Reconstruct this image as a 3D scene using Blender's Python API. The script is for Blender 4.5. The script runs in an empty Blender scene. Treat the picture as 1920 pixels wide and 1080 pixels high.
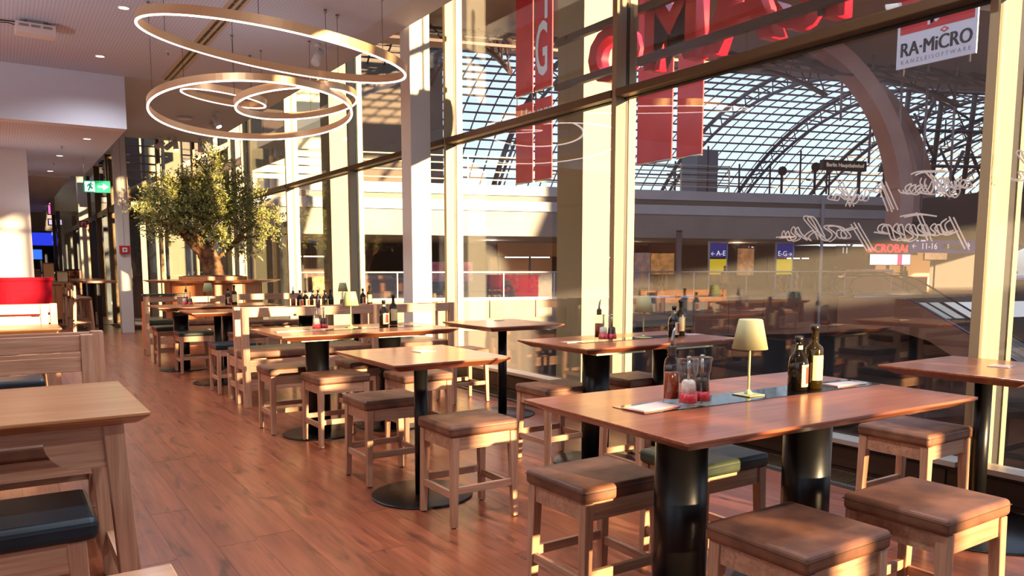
import bpy, math, random
from math import sin, cos, pi, radians
from mathutils import Matrix, Vector
random.seed(7)
S = bpy.context.scene
COL = S.collection
# ---------------------------------------------------------------- camera
CAM_Z = 1.65
PITCH, YAW = 0.1075, 0.5845
cam_data = bpy.data.cameras.new('camera'); cam = bpy.data.objects.new('camera', cam_data); COL.objects.link(cam)
_cp, _sp, _cy, _sy = cos(PITCH), sin(PITCH), cos(YAW), sin(YAW)
_f = Vector((_sy*_cp, _cy*_cp, -_sp)); _r = Vector((_cy, -_sy, 0)); _u = _r.cross(_f)
cam.matrix_world = Matrix(((_r.x, _u.x, -_f.x, 0), (_r.y, _u.y, -_f.y, 0), (_r.z, _u.z, -_f.z, CAM_Z), (0, 0, 0, 1)))
cam_data.sensor_width = 36; cam_data.lens = 1451/1920*36; cam_data.shift_y = 118.5/1920
cam_data.clip_end = 400; S.camera = cam
# ---------------------------------------------------------------- world, sun, exposure
W = bpy.data.worlds.new('World'); S.world = W; W.use_nodes = True
wn = W.node_tree; wn.nodes.clear()
wo = wn.nodes.new('ShaderNodeOutputWorld'); wb = wn.nodes.new('ShaderNodeBackground')
tc = wn.nodes.new('ShaderNodeTexCoord'); sx = wn.nodes.new('ShaderNodeSeparateXYZ'); cr = wn.nodes.new('ShaderNodeValToRGB')
wn.links.new(tc.outputs['Generated'], sx.inputs[0]); wn.links.new(sx.outputs['Z'], cr.inputs[0])
cr.color_ramp.elements[0].position = 0.0; cr.color_ramp.elements[0].color = (0.42, 0.42, 0.47, 1)
cr.color_ramp.elements[1].position = 0.03; cr.color_ramp.elements[1].color = (0.78, 0.84, 0.93, 1)
e = cr.color_ramp.elements.new(0.6); e.color = (0.42, 0.62, 0.95, 1)
wn.links.new(cr.outputs[0], wb.inputs[0]); wb.inputs[1].default_value = 1.15
wn.links.new(wb.outputs[0], wo.inputs[0])
SUN_AZ, SUN_EL = radians(14), radians(7)     # azimuth measured from -Y towards +X
sd = bpy.data.lights.new('sun', 'SUN'); sd.energy = 24; sd.angle = radians(0.9); sd.color = (1.0, 0.70, 0.38)
sun = bpy.data.objects.new('sun', sd); COL.objects.link(sun)
_sdir = Vector((sin(SUN_AZ)*cos(SUN_EL), -cos(SUN_AZ)*cos(SUN_EL), sin(SUN_EL)))
sun.rotation_euler = _sdir.to_track_quat('Z', 'Y').to_euler(); sun.location = (20, -40, 12)
S.view_settings.view_transform = 'Standard'; S.view_settings.look = 'None'
S.view_settings.gamma = 1.0; S.view_settings.use_curve_mapping = False
S.view_settings.exposure = 0.48
S.render.engine = 'CYCLES'
S.cycles.max_bounces = 8; S.cycles.diffuse_bounces = 4; S.cycles.glossy_bounces = 4
S.cycles.transparent_max_bounces = 32; S.cycles.transmission_bounces = 6
S.cycles.caustics_reflective = False; S.cycles.caustics_refractive = False
S.cycles.sample_clamp_indirect = 4.0
S.cycles.use_denoising = True

# ---------------------------------------------------------------- materials
MATS = {}
def rgb(r, g, b):
    f = lambda c: (c/255/12.92) if c/255 <= 0.04045 else ((c/255+0.055)/1.055)**2.4
    return (f(r), f(g), f(b), 1)
def mat(name, col, rough=0.5, metal=0.0, emit=None, estr=1.0, spec=0.5, coat=0.0):
    if name in MATS: return MATS[name]
    m = bpy.data.materials.new(name); m.use_nodes = True; MATS[name] = m
    b = m.node_tree.nodes['Principled BSDF']
    b.inputs['Base Color'].default_value = col; b.inputs['Roughness'].default_value = rough
    b.inputs['Metallic'].default_value = metal; b.inputs['Specular IOR Level'].default_value = spec
    b.inputs['Coat Weight'].default_value = coat
    if emit: b.inputs['Emission Color'].default_value = emit; b.inputs['Emission Strength'].default_value = estr
    # faint unevenness so that nothing is perfectly flat
    nt = m.node_tree; no = nt.nodes.new('ShaderNodeTexNoise'); no.inputs['Scale'].default_value = 14
    mr = nt.nodes.new('ShaderNodeMapRange'); mr.inputs['To Min'].default_value = max(0.02, rough-0.05); mr.inputs['To Max'].default_value = min(1, rough+0.06)
    tcn = nt.nodes.new('ShaderNodeTexCoord'); nt.links.new(tcn.outputs['Object'], no.inputs['Vector'])
    nt.links.new(no.outputs['Fac'], mr.inputs['Value']); nt.links.new(mr.outputs[0], b.inputs['Roughness'])
    return m
def wood(name, c1, c2, axis=0, rough=0.4, scale=1.0, knots=0.0, rand=0.0, dark=None, coat=0.0):
    if name in MATS: return MATS[name]
    m = bpy.data.materials.new(name); m.use_nodes = True; MATS[name] = m
    nt = m.node_tree; b = nt.nodes['Principled BSDF']; L = nt.links
    t = nt.nodes.new('ShaderNodeTexCoord'); mp = nt.nodes.new('ShaderNodeMapping')
    oi = nt.nodes.new('ShaderNodeObjectInfo'); vm = nt.nodes.new('ShaderNodeVectorMath'); vm.operation = 'MULTIPLY_ADD'
    vm.inputs[1].default_value = (1, 1, 1)
    sc = nt.nodes.new('ShaderNodeVectorMath'); sc.operation = 'SCALE'; sc.inputs[0].default_value = (13, 7, 5)
    L.new(oi.outputs['Random'], sc.inputs['Scale']); L.new(t.outputs['Object'], vm.inputs[0]); L.new(sc.outputs[0], vm.inputs[2])
    L.new(vm.outputs[0], mp.inputs[0])
    s = [22*scale]*3; s[axis] = 1.6*scale; mp.inputs['Scale'].default_value = s
    n1 = nt.nodes.new('ShaderNodeTexNoise'); n1.inputs['Scale'].default_value = 1.0; n1.inputs['Detail'].default_value = 6; n1.inputs['Distortion'].default_value = 1.2
    L.new(mp.outputs[0], n1.inputs['Vector'])
    mp2 = nt.nodes.new('ShaderNodeMapping'); s2 = [90*scale]*3; s2[axis] = 3*scale; mp2.inputs['Scale'].default_value = s2; L.new(vm.outputs[0], mp2.inputs[0])
    n2 = nt.nodes.new('ShaderNodeTexNoise'); n2.inputs['Scale'].default_value = 1.0; n2.inputs['Detail'].default_value = 3; L.new(mp2.outputs[0], n2.inputs['Vector'])
    r = nt.nodes.new('ShaderNodeValToRGB'); r.color_ramp.elements[0].position = 0.32; r.color_ramp.elements[1].position = 0.68
    r.color_ramp.elements[0].color = c1; r.color_ramp.elements[1].color = c2; L.new(n1.outputs['Fac'], r.inputs[0])
    mx = nt.nodes.new('ShaderNodeMix'); mx.data_type = 'RGBA'; mx.blend_type = 'MULTIPLY'; mx.inputs['Factor'].default_value = 0.35
    r2 = nt.nodes.new('ShaderNodeValToRGB'); r2.color_ramp.elements[0].position = 0.35; r2.color_ramp.elements[1].position = 0.6
    r2.color_ramp.elements[0].color = (0.45, 0.42, 0.4, 1); r2.color_ramp.elements[1].color = (1, 1, 1, 1); L.new(n2.outputs['Fac'], r2.inputs[0])
    L.new(r.outputs[0], mx.inputs['A']); L.new(r2.outputs[0], mx.inputs['B']); out = mx.outputs['Result']
    if knots > 0:
        mp3 = nt.nodes.new('ShaderNodeMapping'); s3 = [9.0]*3; s3[axis] = 2.2; mp3.inputs['Scale'].default_value = s3; L.new(vm.outputs[0], mp3.inputs[0])
        n3 = nt.nodes.new('ShaderNodeTexNoise'); n3.inputs['Scale'].default_value = 1.0; n3.inputs['Detail'].default_value = 4; n3.inputs['Distortion'].default_value = 0.8; L.new(mp3.outputs[0], n3.inputs['Vector'])
        r3 = nt.nodes.new('ShaderNodeValToRGB'); r3.color_ramp.elements[0].position = 0.56; r3.color_ramp.elements[1].position = 0.70
        r3.color_ramp.elements[0].color = (1, 1, 1, 1); r3.color_ramp.elements[1].color = (0.25, 0.2, 0.17, 1); L.new(n3.outputs['Fac'], r3.inputs[0])
        m3 = nt.nodes.new('ShaderNodeMix'); m3.data_type = 'RGBA'; m3.blend_type = 'MULTIPLY'; m3.inputs['Factor'].default_value = knots
        L.new(out, m3.inputs['A']); L.new(r3.outputs[0], m3.inputs['B']); out = m3.outputs['Result']
    if rand > 0:
        hv = nt.nodes.new('ShaderNodeHueSaturation'); mr = nt.nodes.new('ShaderNodeMapRange'); mr.inputs['To Min'].default_value = 1-rand; mr.inputs['To Max'].default_value = 1+rand
        L.new(oi.outputs['Random'], mr.inputs['Value']); L.new(mr.outputs[0], hv.inputs['Value']); L.new(out, hv.inputs['Color']); out = hv.outputs[0]
    L.new(out, b.inputs['Base Color']); b.inputs['Roughness'].default_value = rough; b.inputs['Coat Weight'].default_value = coat
    b.inputs['Coat Roughness'].default_value = 0.15
    bp = nt.nodes.new('ShaderNodeBump'); bp.inputs['Strength'].default_value = 0.12; bp.inputs['Distance'].default_value = 0.002
    L.new(n2.outputs['Fac'], bp.inputs['Height']); L.new(bp.outputs[0], b.inputs['Normal'])
    return m
def mottled(name, c1, c2, scale=6, rough=0.5, bump=0.0, detail=5, spec=0.5):
    if name in MATS: return MATS[name]
    m = bpy.data.materials.new(name); m.use_nodes = True; MATS[name] = m
    nt = m.node_tree; b = nt.nodes['Principled BSDF']; L = nt.links
    t = nt.nodes.new('ShaderNodeTexCoord'); oi = nt.nodes.new('ShaderNodeObjectInfo')
    ad = nt.nodes.new('ShaderNodeVectorMath'); ad.operation = 'ADD'; L.new(t.outputs['Object'], ad.inputs[0]); L.new(oi.outputs['Location'], ad.inputs[1])
    n = nt.nodes.new('ShaderNodeTexNoise'); n.inputs['Scale'].default_value = scale; n.inputs['Detail'].default_value = detail
    L.new(ad.outputs[0], n.inputs['Vector'])
    r = nt.nodes.new('ShaderNodeValToRGB'); r.color_ramp.elements[0].position = 0.35; r.color_ramp.elements[1].position = 0.65
    r.color_ramp.elements[0].color = c1; r.color_ramp.elements[1].color = c2; L.new(n.outputs['Fac'], r.inputs[0]); L.new(r.outputs[0], b.inputs['Base Color'])
    b.inputs['Roughness'].default_value = rough; b.inputs['Specular IOR Level'].default_value = spec
    if bump:
        bp = nt.nodes.new('ShaderNodeBump'); bp.inputs['Strength'].default_value = bump; bp.inputs['Distance'].default_value = 0.003
        L.new(n.outputs['Fac'], bp.inputs['Height']); L.new(bp.outputs[0], b.inputs['Normal'])
    return m
def perforated(name, col, axis=0, pitch=0.04, amount=0.35):
    m = bpy.data.materials.new(name); m.use_nodes = True; MATS[name] = m
    nt = m.node_tree; b = nt.nodes['Principled BSDF']; L = nt.links
    t = nt.nodes.new('ShaderNodeTexCoord'); s = nt.nodes.new('ShaderNodeSeparateXYZ'); L.new(t.outputs['Object'], s.inputs[0])
    def tri(sock, p):
        a = nt.nodes.new('ShaderNodeMath'); a.operation = 'PINGPONG'; a.inputs[1].default_value = p/2; L.new(sock, a.inputs[0])
        c = nt.nodes.new('ShaderNodeMath'); c.operation = 'DIVIDE'; c.inputs[1].default_value = p/2; L.new(a.outputs[0], c.inputs[0]); return c.outputs[0]
    a = tri(s.outputs[axis], pitch); c = tri(s.outputs[1-axis], pitch*0.6)
    mu = nt.nodes.new('ShaderNodeMath'); mu.operation = 'MULTIPLY'; L.new(a, mu.inputs[0]); 
    mr0 = nt.nodes.new('ShaderNodeMapRange'); mr0.inputs['To Min'].default_value = 0.5; L.new(c, mr0.inputs['Value']); L.new(mr0.outputs[0], mu.inputs[1])
    r = nt.nodes.new('ShaderNodeValToRGB'); r.color_ramp.elements[0].position = 0.45; r.color_ramp.elements[1].position = 0.8
    d = 1-amount; r.color_ramp.elements[0].color = col; r.color_ramp.elements[1].color = (col[0]*d, col[1]*d, col[2]*d, 1)
    L.new(mu.outputs[0], r.inputs[0]); L.new(r.outputs[0], b.inputs['Base Color']); b.inputs['Roughness'].default_value = 0.75
    return m
def glassmat(name, tint=(1, 1, 1, 1), boost=1.0, base=0.04, rough=0.0):
    if name in MATS: return MATS[name]
    m = bpy.data.materials.new(name); m.use_nodes = True; MATS[name] = m
    nt = m.node_tree; nt.nodes.clear(); L = nt.links
    o = nt.nodes.new('ShaderNodeOutputMaterial'); mx = nt.nodes.new('ShaderNodeMixShader')
    tr = nt.nodes.new('ShaderNodeBsdfTransparent'); tr.inputs[0].default_value = tint
    gl = nt.nodes.new('ShaderNodeBsdfGlossy'); gl.inputs['Roughness'].default_value = rough; gl.inputs[0].default_value = (1, 1, 1, 1)
    lw = nt.nodes.new('ShaderNodeLayerWeight'); lw.inputs['Blend'].default_value = 0.5
    p = nt.nodes.new('ShaderNodeMath'); p.operation = 'POWER'; p.inputs[1].default_value = 5; L.new(lw.outputs['Facing'], p.inputs[0])
    ma = nt.nodes.new('ShaderNodeMath'); ma.operation = 'MULTIPLY_ADD'; ma.inputs[1].default_value = (1-base)*boost*0.6; ma.inputs[2].default_value = base*boost
    ma.use_clamp = True; L.new(p.outputs[0], ma.inputs[0]); L.new(ma.outputs[0], mx.inputs[0]); L.new(tr.outputs[0], mx.inputs[1]); L.new(gl.outputs[0], mx.inputs[2])
    L.new(mx.outputs[0], o.inputs[0]); return m
def emis(name, col, s):
    if name in MATS: return MATS[name]
    m = bpy.data.materials.new(name); m.use_nodes = True; MATS[name] = m
    b = m.node_tree.nodes['Principled BSDF']; b.inputs['Base Color'].default_value = col; b.inputs['Emission Color'].default_value = col; b.inputs['Emission Strength'].default_value = s
    return m

# ---------------------------------------------------------------- mesh helpers
class MB:
    def __init__(s): s.v = []; s.f = []; s.sm = []
    def add(s, vs, fs, smooth=False):
        o = len(s.v); s.v += [tuple(p) for p in vs]; s.f += [tuple(i+o for i in f) for f in fs]; s.sm += [smooth]*len(fs); return s
    def box(s, x0, x1, y0, y1, z0, z1):
        return s.add([(x0,y0,z0),(x1,y0,z0),(x1,y1,z0),(x0,y1,z0),(x0,y0,z1),(x1,y0,z1),(x1,y1,z1),(x0,y1,z1)],
                     [(0,3,2,1),(4,5,6,7),(0,1,5,4),(1,2,6,5),(2,3,7,6),(3,0,4,7)])
    def frus(s, a, b):   # two rectangles (x0,x1,y0,y1,z)
        q = lambda r: [(r[0],r[2],r[4]),(r[1],r[2],r[4]),(r[1],r[3],r[4]),(r[0],r[3],r[4])]
        return s.add(q(a)+q(b), [(0,3,2,1),(4,5,6,7),(0,1,5,4),(1,2,6,5),(2,3,7,6),(3,0,4,7)])
    def tube(s, p0, p1, r0, r1=None, n=12, smooth=True):
        r1 = r0 if r1 is None else r1; p0 = Vector(p0); p1 = Vector(p1); d = (p1-p0).normalized()
        a = Vector((0,0,1)) if abs(d.z) < 0.9 else Vector((1,0,0)); u = d.cross(a).normalized(); w = d.cross(u)
        vs = [p0+r0*(cos(2*pi*i/n)*u+sin(2*pi*i/n)*w) for i in range(n)]+[p1+r1*(cos(2*pi*i/n)*u+sin(2*pi*i/n)*w) for i in range(n)]
        o = len(s.v); s.add(vs, [(i, i+n, (i+1)%n+n, (i+1)%n) for i in range(n)], smooth)
        s.f += [tuple(o+i for i in range(n)), tuple(o+n+i for i in reversed(range(n)))]; s.sm += [False, False]; return s
    def path(s, pts, r, n=6):
        pts = [Vector(p) for p in pts]; m = len(pts); rr = r if isinstance(r, (list, tuple)) else [r]*m; vs = []
        for k, p in enumerate(pts):
            d = (pts[min(k+1, m-1)]-pts[max(k-1, 0)]).normalized(); a = Vector((0,0,1)) if abs(d.z) < 0.9 else Vector((1,0,0))
            u = d.cross(a).normalized(); w = d.cross(u); vs += [p+rr[k]*(cos(2*pi*i/n)*u+sin(2*pi*i/n)*w) for i in range(n)]
        fs = [(k*n+i, (k+1)*n+i, (k+1)*n+(i+1)%n, k*n+(i+1)%n) for k in range(m-1) for i in range(n)]
        o = len(s.v); s.add(vs, fs, True); s.f += [tuple(o+i for i in range(n)), tuple(o+(m-1)*n+i for i in reversed(range(n)))]; s.sm += [False, False]; return s
    def lathe(s, prof, n=20, c=(0,0,0)):
        vs = [(c[0]+r*cos(2*pi*i/n), c[1]+r*sin(2*pi*i/n), c[2]+z) for r, z in prof for i in range(n)]; m = len(prof)
        fs = [(k*n+i, k*n+(i+1)%n, (k+1)*n+(i+1)%n, (k+1)*n+i) for k in range(m-1) for i in range(n)]
        o = len(s.v); s.add(vs, fs, True); s.f += [tuple(o+i for i in reversed(range(n))), tuple(o+(m-1)*n+i for i in range(n))]; s.sm += [False, False]; return s
    def prism(s, poly, y0, y1, plane='xz'):
        n = len(poly)
        P = (lambda a, b, t: (a, t, b)) if plane == 'xz' else ((lambda a, b, t: (t, a, b)) if plane == 'yz' else (lambda a, b, t: (a, b, t)))
        vs = [P(a, b, y0) for a, b in poly]+[P(a, b, y1) for a, b in poly]
        return s.add(vs, [tuple(range(n)), tuple(n+i for i in reversed(range(n)))]+[(i, n+i, n+(i+1)%n, (i+1)%n) for i in range(n)])
    def mesh(s, name):
        me = bpy.data.meshes.new(name); me.from_pydata(s.v, [], s.f); me.update(); me.polygons.foreach_set('use_smooth', s.sm)
        bm = bmesh.new(); bm.from_mesh(me); bmesh.ops.recalc_face_normals(bm, faces=bm.faces); bm.to_mesh(me); bm.free(); return me
import bmesh
def obj(name, mb, m, parent=None, loc=None, bevel=0, seg=2, kind=None, rot=None):
    me = mb if isinstance(mb, bpy.types.Mesh) else mb.mesh(name)
    if m and not me.materials: me.materials.append(m)
    o = bpy.data.objects.new(name, me); COL.objects.link(o)
    if parent: o.parent = parent
    if loc: o.location = loc
    if rot: o.rotation_euler = rot
    if bevel:
        b = o.modifiers.new('bevel', 'BEVEL'); b.width = bevel; b.segments = seg; b.limit_method = 'ANGLE'
    if kind: o['kind'] = kind
    return o
def thing(name, label, cat, loc=(0,0,0), rz=0, group=None):
    o = bpy.data.objects.new(name, None); COL.objects.link(o); o.location = loc; o.rotation_euler = (0, 0, rz); o.empty_display_size = 0.1
    o['label'] = label; o['category'] = cat
    if group: o['group'] = group
    return o
def tag(o, label, cat, group=None):
    o['label'] = label; o['category'] = cat
    if group: o['group'] = group
    return o
def struct(name, mb=None, m=None, **k):
    if mb is None:
        o = bpy.data.objects.new(name, None); COL.objects.link(o)
    else: o = obj(name, mb, m, **k)
    o['kind'] = 'structure'; return o
def copy_tree(o, parent=None):
    c = o.copy(); COL.objects.link(c); c.parent = parent
    for ch in list(o.children): copy_tree(ch, c)
    return c
_used = set()
def place(proto, loc, rz, label, group=None):
    o = proto if proto.name not in _used else copy_tree(proto)
    _used.add(proto.name); o.location = loc; o.rotation_euler = (0, 0, rz); o['label'] = label
    if group: o['group'] = group
    return o
def text(name, body, size, m, parent=None, loc=(0,0,0), rot=(pi/2,0,0), ext=0.002, align='CENTER', sx=1.0, shear=0.0, space=1.0, bold=0.0):
    c = bpy.data.curves.new(name, 'FONT'); c.body = body; c.size = size; c.extrude = ext; c.align_x = align; c.align_y = 'CENTER'; c.shear = shear; c.space_character = space; c.offset = bold
    c.resolution_u = 3
    tmp = bpy.data.objects.new(name, c); COL.objects.link(tmp); bpy.context.view_layer.update()
    me = bpy.data.meshes.new_from_object(tmp.evaluated_get(bpy.context.evaluated_depsgraph_get())); bpy.data.objects.remove(tmp); bpy.data.curves.remove(c)
    o = bpy.data.objects.new(name, me); COL.objects.link(o); me.materials.clear(); me.materials.append(m)
    if parent: o.parent = parent
    o.location = loc; o.rotation_euler = rot; o.scale = (sx, 1, 1); return o
# ---------------------------------------------------------------- shared materials
OAK = lambda ax: wood('oak_%d' % ax, rgb(178, 128, 98), rgb(206, 160, 128), ax, 0.42, 1.0)
TOP = wood('table_top_wood', rgb(140, 72, 44), rgb(168, 96, 62), 0, 0.33, 0.8, coat=0.35)
TOPL = wood('table_top_light', rgb(178, 120, 74), rgb(200, 146, 98), 0, 0.3, 0.8, coat=0.35)
PLANK = wood('floor_plank_wood', rgb(126, 64, 40), rgb(160, 88, 58), 1, 0.34, 0.55, knots=0.8, rand=0.10, coat=0.15)
BLACK = mat('black_metal', rgb(22, 20, 20), 0.32, 0.4)
STEEL = mat('brushed_steel', rgb(170, 168, 160), 0.3, 0.9)
WHITE = mat('white_paint', rgb(225, 220, 214), 0.6)
COLW = mat('column_paint', rgb(214, 206, 196), 0.55)
FRAME = mat('bronze_frame', rgb(96, 72, 48), 0.38, 0.5)
FIN = mat('pale_fin', rgb(158, 138, 106), 0.42, 0.2)
GASK = mat('black_gasket', rgb(24, 18, 14), 0.5)
PANE = glassmat('window_glass', (0.97, 0.985, 0.975, 1), 1.0, 0.075)
GLASS = glassmat('clear_glass', (0.96, 0.97, 0.96, 1), 1.5)
CEILM = perforated('perforated_ceiling', rgb(214, 216, 232), 0, 0.045, 0.3)
CEILP = mat('plain_ceiling', rgb(204, 198, 204), 0.7)
BULK = mat('bulkhead_paint', rgb(224, 228, 242), 0.6)
GX = 5.73

# ---------------------------------------------------------------- floor with planks
floor = struct('floor', MB().box(-8, 5.73, -10, 48, -0.2, -0.012), mat('floor_base', rgb(52, 26, 16), 0.7))
pw = 0.335/2*1.4
PM = MB().box(-pw/2+0.0006, pw/2-0.0006, -1.1985, 1.1985, -0.014, 0).mesh('plank')
PM.materials.append(PLANK)
ix = 0; x = -1.35; cnt = 0
while x < 5.2:
    y = 0.9 + random.random()*2.4 - 1.2
    while y < 23:
        if cnt < 298:
            o = obj('plank', PM, None, floor, (x+pw/2, y+1.2, 0)); cnt += 1
        y += 2.4
    x += pw
rest = MB()
for x0, x1, y0, y1 in ((-8, -1.36, -10, 48), (-1.36, 5.25, -10, -0.6), (-1.36, 5.25, 25.5, 48)):
    xx = x0
    while xx < x1-0.01:
        rest.box(xx+0.001, min(xx+0.47, x1)-0.001, y0, y1, -0.014, -0.0005); xx += 0.47
obj('plank', rest, PLANK, floor, kind='stuff')
# metal floor grille along the glass
g = struct('trim_1', MB().box(5.30, 5.66, -10, 22, -0.012, 0.002), mat('grille_metal', rgb(120, 108, 98), 0.45, 0.5))
gs = MB(); yy = 1.0
while yy < 13:
    gs.box(5.33, 5.63, yy, yy+0.014, 0.0022, 0.008); yy += 0.03
obj('grille_slat', gs, FRAME, g, kind='stuff')
obj('edge_strip', MB().box(5.27, 5.30, -10, 22, -0.012, 0.006), STEEL, g)

# ---------------------------------------------------------------- ceiling
c = struct('ceiling', MB().box(-8, 4.6, -10, 15.75, 5.05, 5.3), CEILM)
obj('plain_panel', MB().box(4.6, 5.06, -10, 15.75, 5.05, 5.3), CEILP, c)
obj('rear_panel', MB().box(2.1, 5.06, 15.75, 22.9, 5.052, 5.3), CEILP, c)
obj('upper_slab', MB().box(-8, 6.0, -10, 24, 6.4, 6.7), mat('slab_dark', rgb(90, 78, 70), 0.8), c)
obj('lower_panel', MB().box(-8, 2.1, 16.1, 24.5, 4.13, 4.3), CEILM, c)
obj('rear_lower_panel', MB().box(-8, 1.8, 24.5, 48, 4.08, 4.3), CEILP, c)
obj('corridor_panel', MB().box(1.8, 3.1, 24.5, 48, 5.0, 5.2), CEILP, c)
struct('wall_beam', MB().box(-8, 2.1, 15.75, 16.1, 4.13, 5.3), BULK)
struct('trim_2', MB().box(2.04, 2.1, 16.1, 24.5, 4.14, 5.05), BULK)
# slot diffuser set in the ceiling
sd_ = tag(thing('slot_diffuser', 'long linear air slot with two black gaps in the ceiling', 'air vent', (2.79, 10.4, 5.05)), 'long linear air slot with two black gaps in the ceiling', 'air vent')
obj('frame', MB().box(-0.11, 0.11, -5.2, 5.1, -0.012, 0.0).box(-0.02, 0.02, -5.2, 5.1, -0.02, -0.011), mat('vent_frame', rgb(200, 170, 140), 0.5), sd_)
for s in (-1, 1):
    m_ = MB(); yy = -5.15
    while yy < 5.0:
        m_.box(s*0.045-0.019, s*0.045+0.019, yy, yy+0.42, -0.016, -0.0125); yy += 0.45
    obj('slot', m_, GASK, sd_)

# ---------------------------------------------------------------- walls
struct('wall_left', MB().box(-8.2, -8, -10, 48, 0, 0.6).box(-8.2, -8, -10, 48, 4.6, 5.3).box(-8.2, -8, 5, 48, 0.6, 4.6), WHITE)  # unseen; near stretch left open to let in cool sky fill
struct('wall_back', MB().box(-8, 5.13, -9.3, -9, 0, 3.4).box(5.30, 5.83, -9.3, -9, 0, 3.4).box(-8, 5.9, -9.3, -9, 5.05, 6.4), mat('back_wall', rgb(150, 96, 70), 0.7))  # unseen; slit and high opening shaped to pass sun bands
struct('wall_pillar', MB().box(-3, 0.66, 19.6, 20.2, 0, 4.13), WHITE)
struct('wall_end', MB().box(-8, 8, 47.8, 48, 0, 5.2), mat('end_wall', rgb(30, 32, 66), 0.6))

# ---------------------------------------------------------------- glass wall: bays between fins
ys = [2.72+3.77*k for k in range(-3, 6)]
top = 6.38
for i in range(len(ys)-1):
    y0, y1 = ys[i], ys[i+1]
    w = struct('window_%d' % (i+1))
    obj('pane', MB().box(GX, GX+0.012, y0+0.05, y1-0.05, 0.27, 3.445), PANE, w)
    obj('pane', MB().box(GX, GX+0.012, y0+0.05, y1-0.05, 3.56, top), PANE, w)
    near = abs(y1-2.72) < 0.1; fx = 5.69 if near else 5.60
    obj('fin', MB().box(fx, 5.98 if near else 5.735, y1-0.035, y1+0.035, 0, top), FIN, w, bevel=0.004)
    gx = 5.98 if near else 5.735; gd = 0.10 if near else 0.045
    obj('gasket', MB().box(gx, gx+gd, y1-0.028, y1+0.028, 0.0, top), GASK, w)
    obj('outer_cap', MB().box(gx+gd, gx+gd+(0.07 if near else 0.1), y1-0.04, y1+0.04, 0.0, top), FIN, w)
    obj('transom', MB().box(5.58, 5.71, y0+0.035, y1-0.035, 3.455, 3.54), FRAME, w, bevel=0.01)
    obj('transom_cap', MB().box(5.71, 5.78, y0+0.035, y1-0.035, 3.445, 3.56), GASK, w)
    obj('sill', MB().box(5.60, 5.80, y0+0.035, y1-0.035, 0.235, 0.272), mat('sill_metal', rgb(190, 180, 168), 0.35, 0.6), w)
    obj('plinth', MB().box(5.66, 5.80, y0+0.035, y1-0.035, 0.0, 0.235), mat('plinth_metal', rgb(66, 44, 30), 0.45, 0.3), w)
    obj('plinth_panel', MB().box(5.645, 5.66, y0+0.12, y1-0.12, 0.04, 0.2), mat('plinth_metal', rgb(66, 44, 30), 0.45, 0.3), w, bevel=0.004)
# cross wall behind the tree
w = struct('window_9')
xs = [2.95, 3.75, 4.65, 5.73]
for a, b in zip(xs[:-1], xs[1:]):
    obj('pane', MB().box(a+0.04, b-0.04, 22.9, 22.91, 0.1, 3.4), PANE, w)
    obj('pane', MB().box(a+0.04, b-0.04, 22.9, 22.91, 3.55, 5.3), PANE, w)
    obj('transom', MB().box(a, b, 22.84, 22.96, 3.4, 3.55), FRAME, w)
    obj('sill', MB().box(a, b, 22.84, 22.96, 0.0, 0.1), FRAME, w)
for a in xs: obj('mullion', MB().box(a-0.04, a+0.04, 22.8, 23.0, 0, 5.3), FRAME if a != 5.73 else FIN, w)
# side glass wall of the rear corridor
for k in range(7):
    y0 = 23.0+3.3*k; y1 = y0+3.3
    w = struct('window_%d' % (10+k))
    obj('pane', MB().box(2.95, 2.96, y0+0.05, y1-0.05, 0.05, 3.28), PANE, w)
    obj('pane', MB().box(2.95, 2.96, y0+0.05, y1-0.05, 3.45, 5.0), PANE, w)
    obj('transom', MB().box(2.88, 3.02, y0, y1, 3.28, 3.45), FRAME, w)
    obj('mullion', MB().box(2.86, 3.04, y1-0.05, y1+0.05, 0, 5.0), FRAME, w)
    obj('door_stile', MB().box(2.88, 3.0, y0+1.5, y0+1.58, 0, 3.3), mat('dark_blue_frame', rgb(50, 60, 84), 0.4), w)

# ---------------------------------------------------------------- columns
c3 = struct('column', MB().box(5.1, 5.42, 10.36, 10.68, 0, 6.4), COLW, bevel=0.006)
cL = struct('column', MB().box(2.56, 2.84, 21.75, 22.1, 0, 5.05), COLW, bevel=0.006)
obj('corner_joint', MB().box(2.70, 2.71, 21.744, 21.751, 1.9, 4.9), mat('joint_line', rgb(150, 146, 150), 0.6), cL)
cR = struct('column', MB().box(2.36, 2.64, 29.6, 29.9, 0, 5.0), COLW, bevel=0.006)
# outside columns
for yy in (-3.4, 8.26, 17.65, 27.0):
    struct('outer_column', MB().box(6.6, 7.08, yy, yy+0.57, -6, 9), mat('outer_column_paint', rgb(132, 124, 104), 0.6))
lw = struct('sun_screen_wall', MB().box(6.15, 6.3, -8, -1.2, -0.3, 0.3), mat('sun_screen_paint', rgb(170, 150, 130), 0.7))  # unseen low wall with posts, added to break up the near sun
for a_, b_ in ((-7.6, -7.2), (-5.6, -5.1), (-3.5, -3.0), (-1.7, -1.2)): obj('sun_screen_post', MB().box(6.15, 6.3, a_, b_, 0.3, 2.5), MATS['sun_screen_paint'], lw)
for k in range(6):
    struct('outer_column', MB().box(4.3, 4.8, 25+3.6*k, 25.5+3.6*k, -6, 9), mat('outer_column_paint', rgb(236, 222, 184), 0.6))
br_ = struct('outer_bridge', MB().box(2.9, 7.0, 27.6, 28.0, 3.9, 4.25), mat('bridge_dark', rgb(52, 44, 40), 0.6))
for z_ in (4.45, 4.7, 4.95, 5.2, 5.5): obj('rail', MB().tube((2.9, 27.5, z_), (7.0, 27.5, z_), 0.025, n=6), MATS['bridge_dark'], br_)
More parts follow.
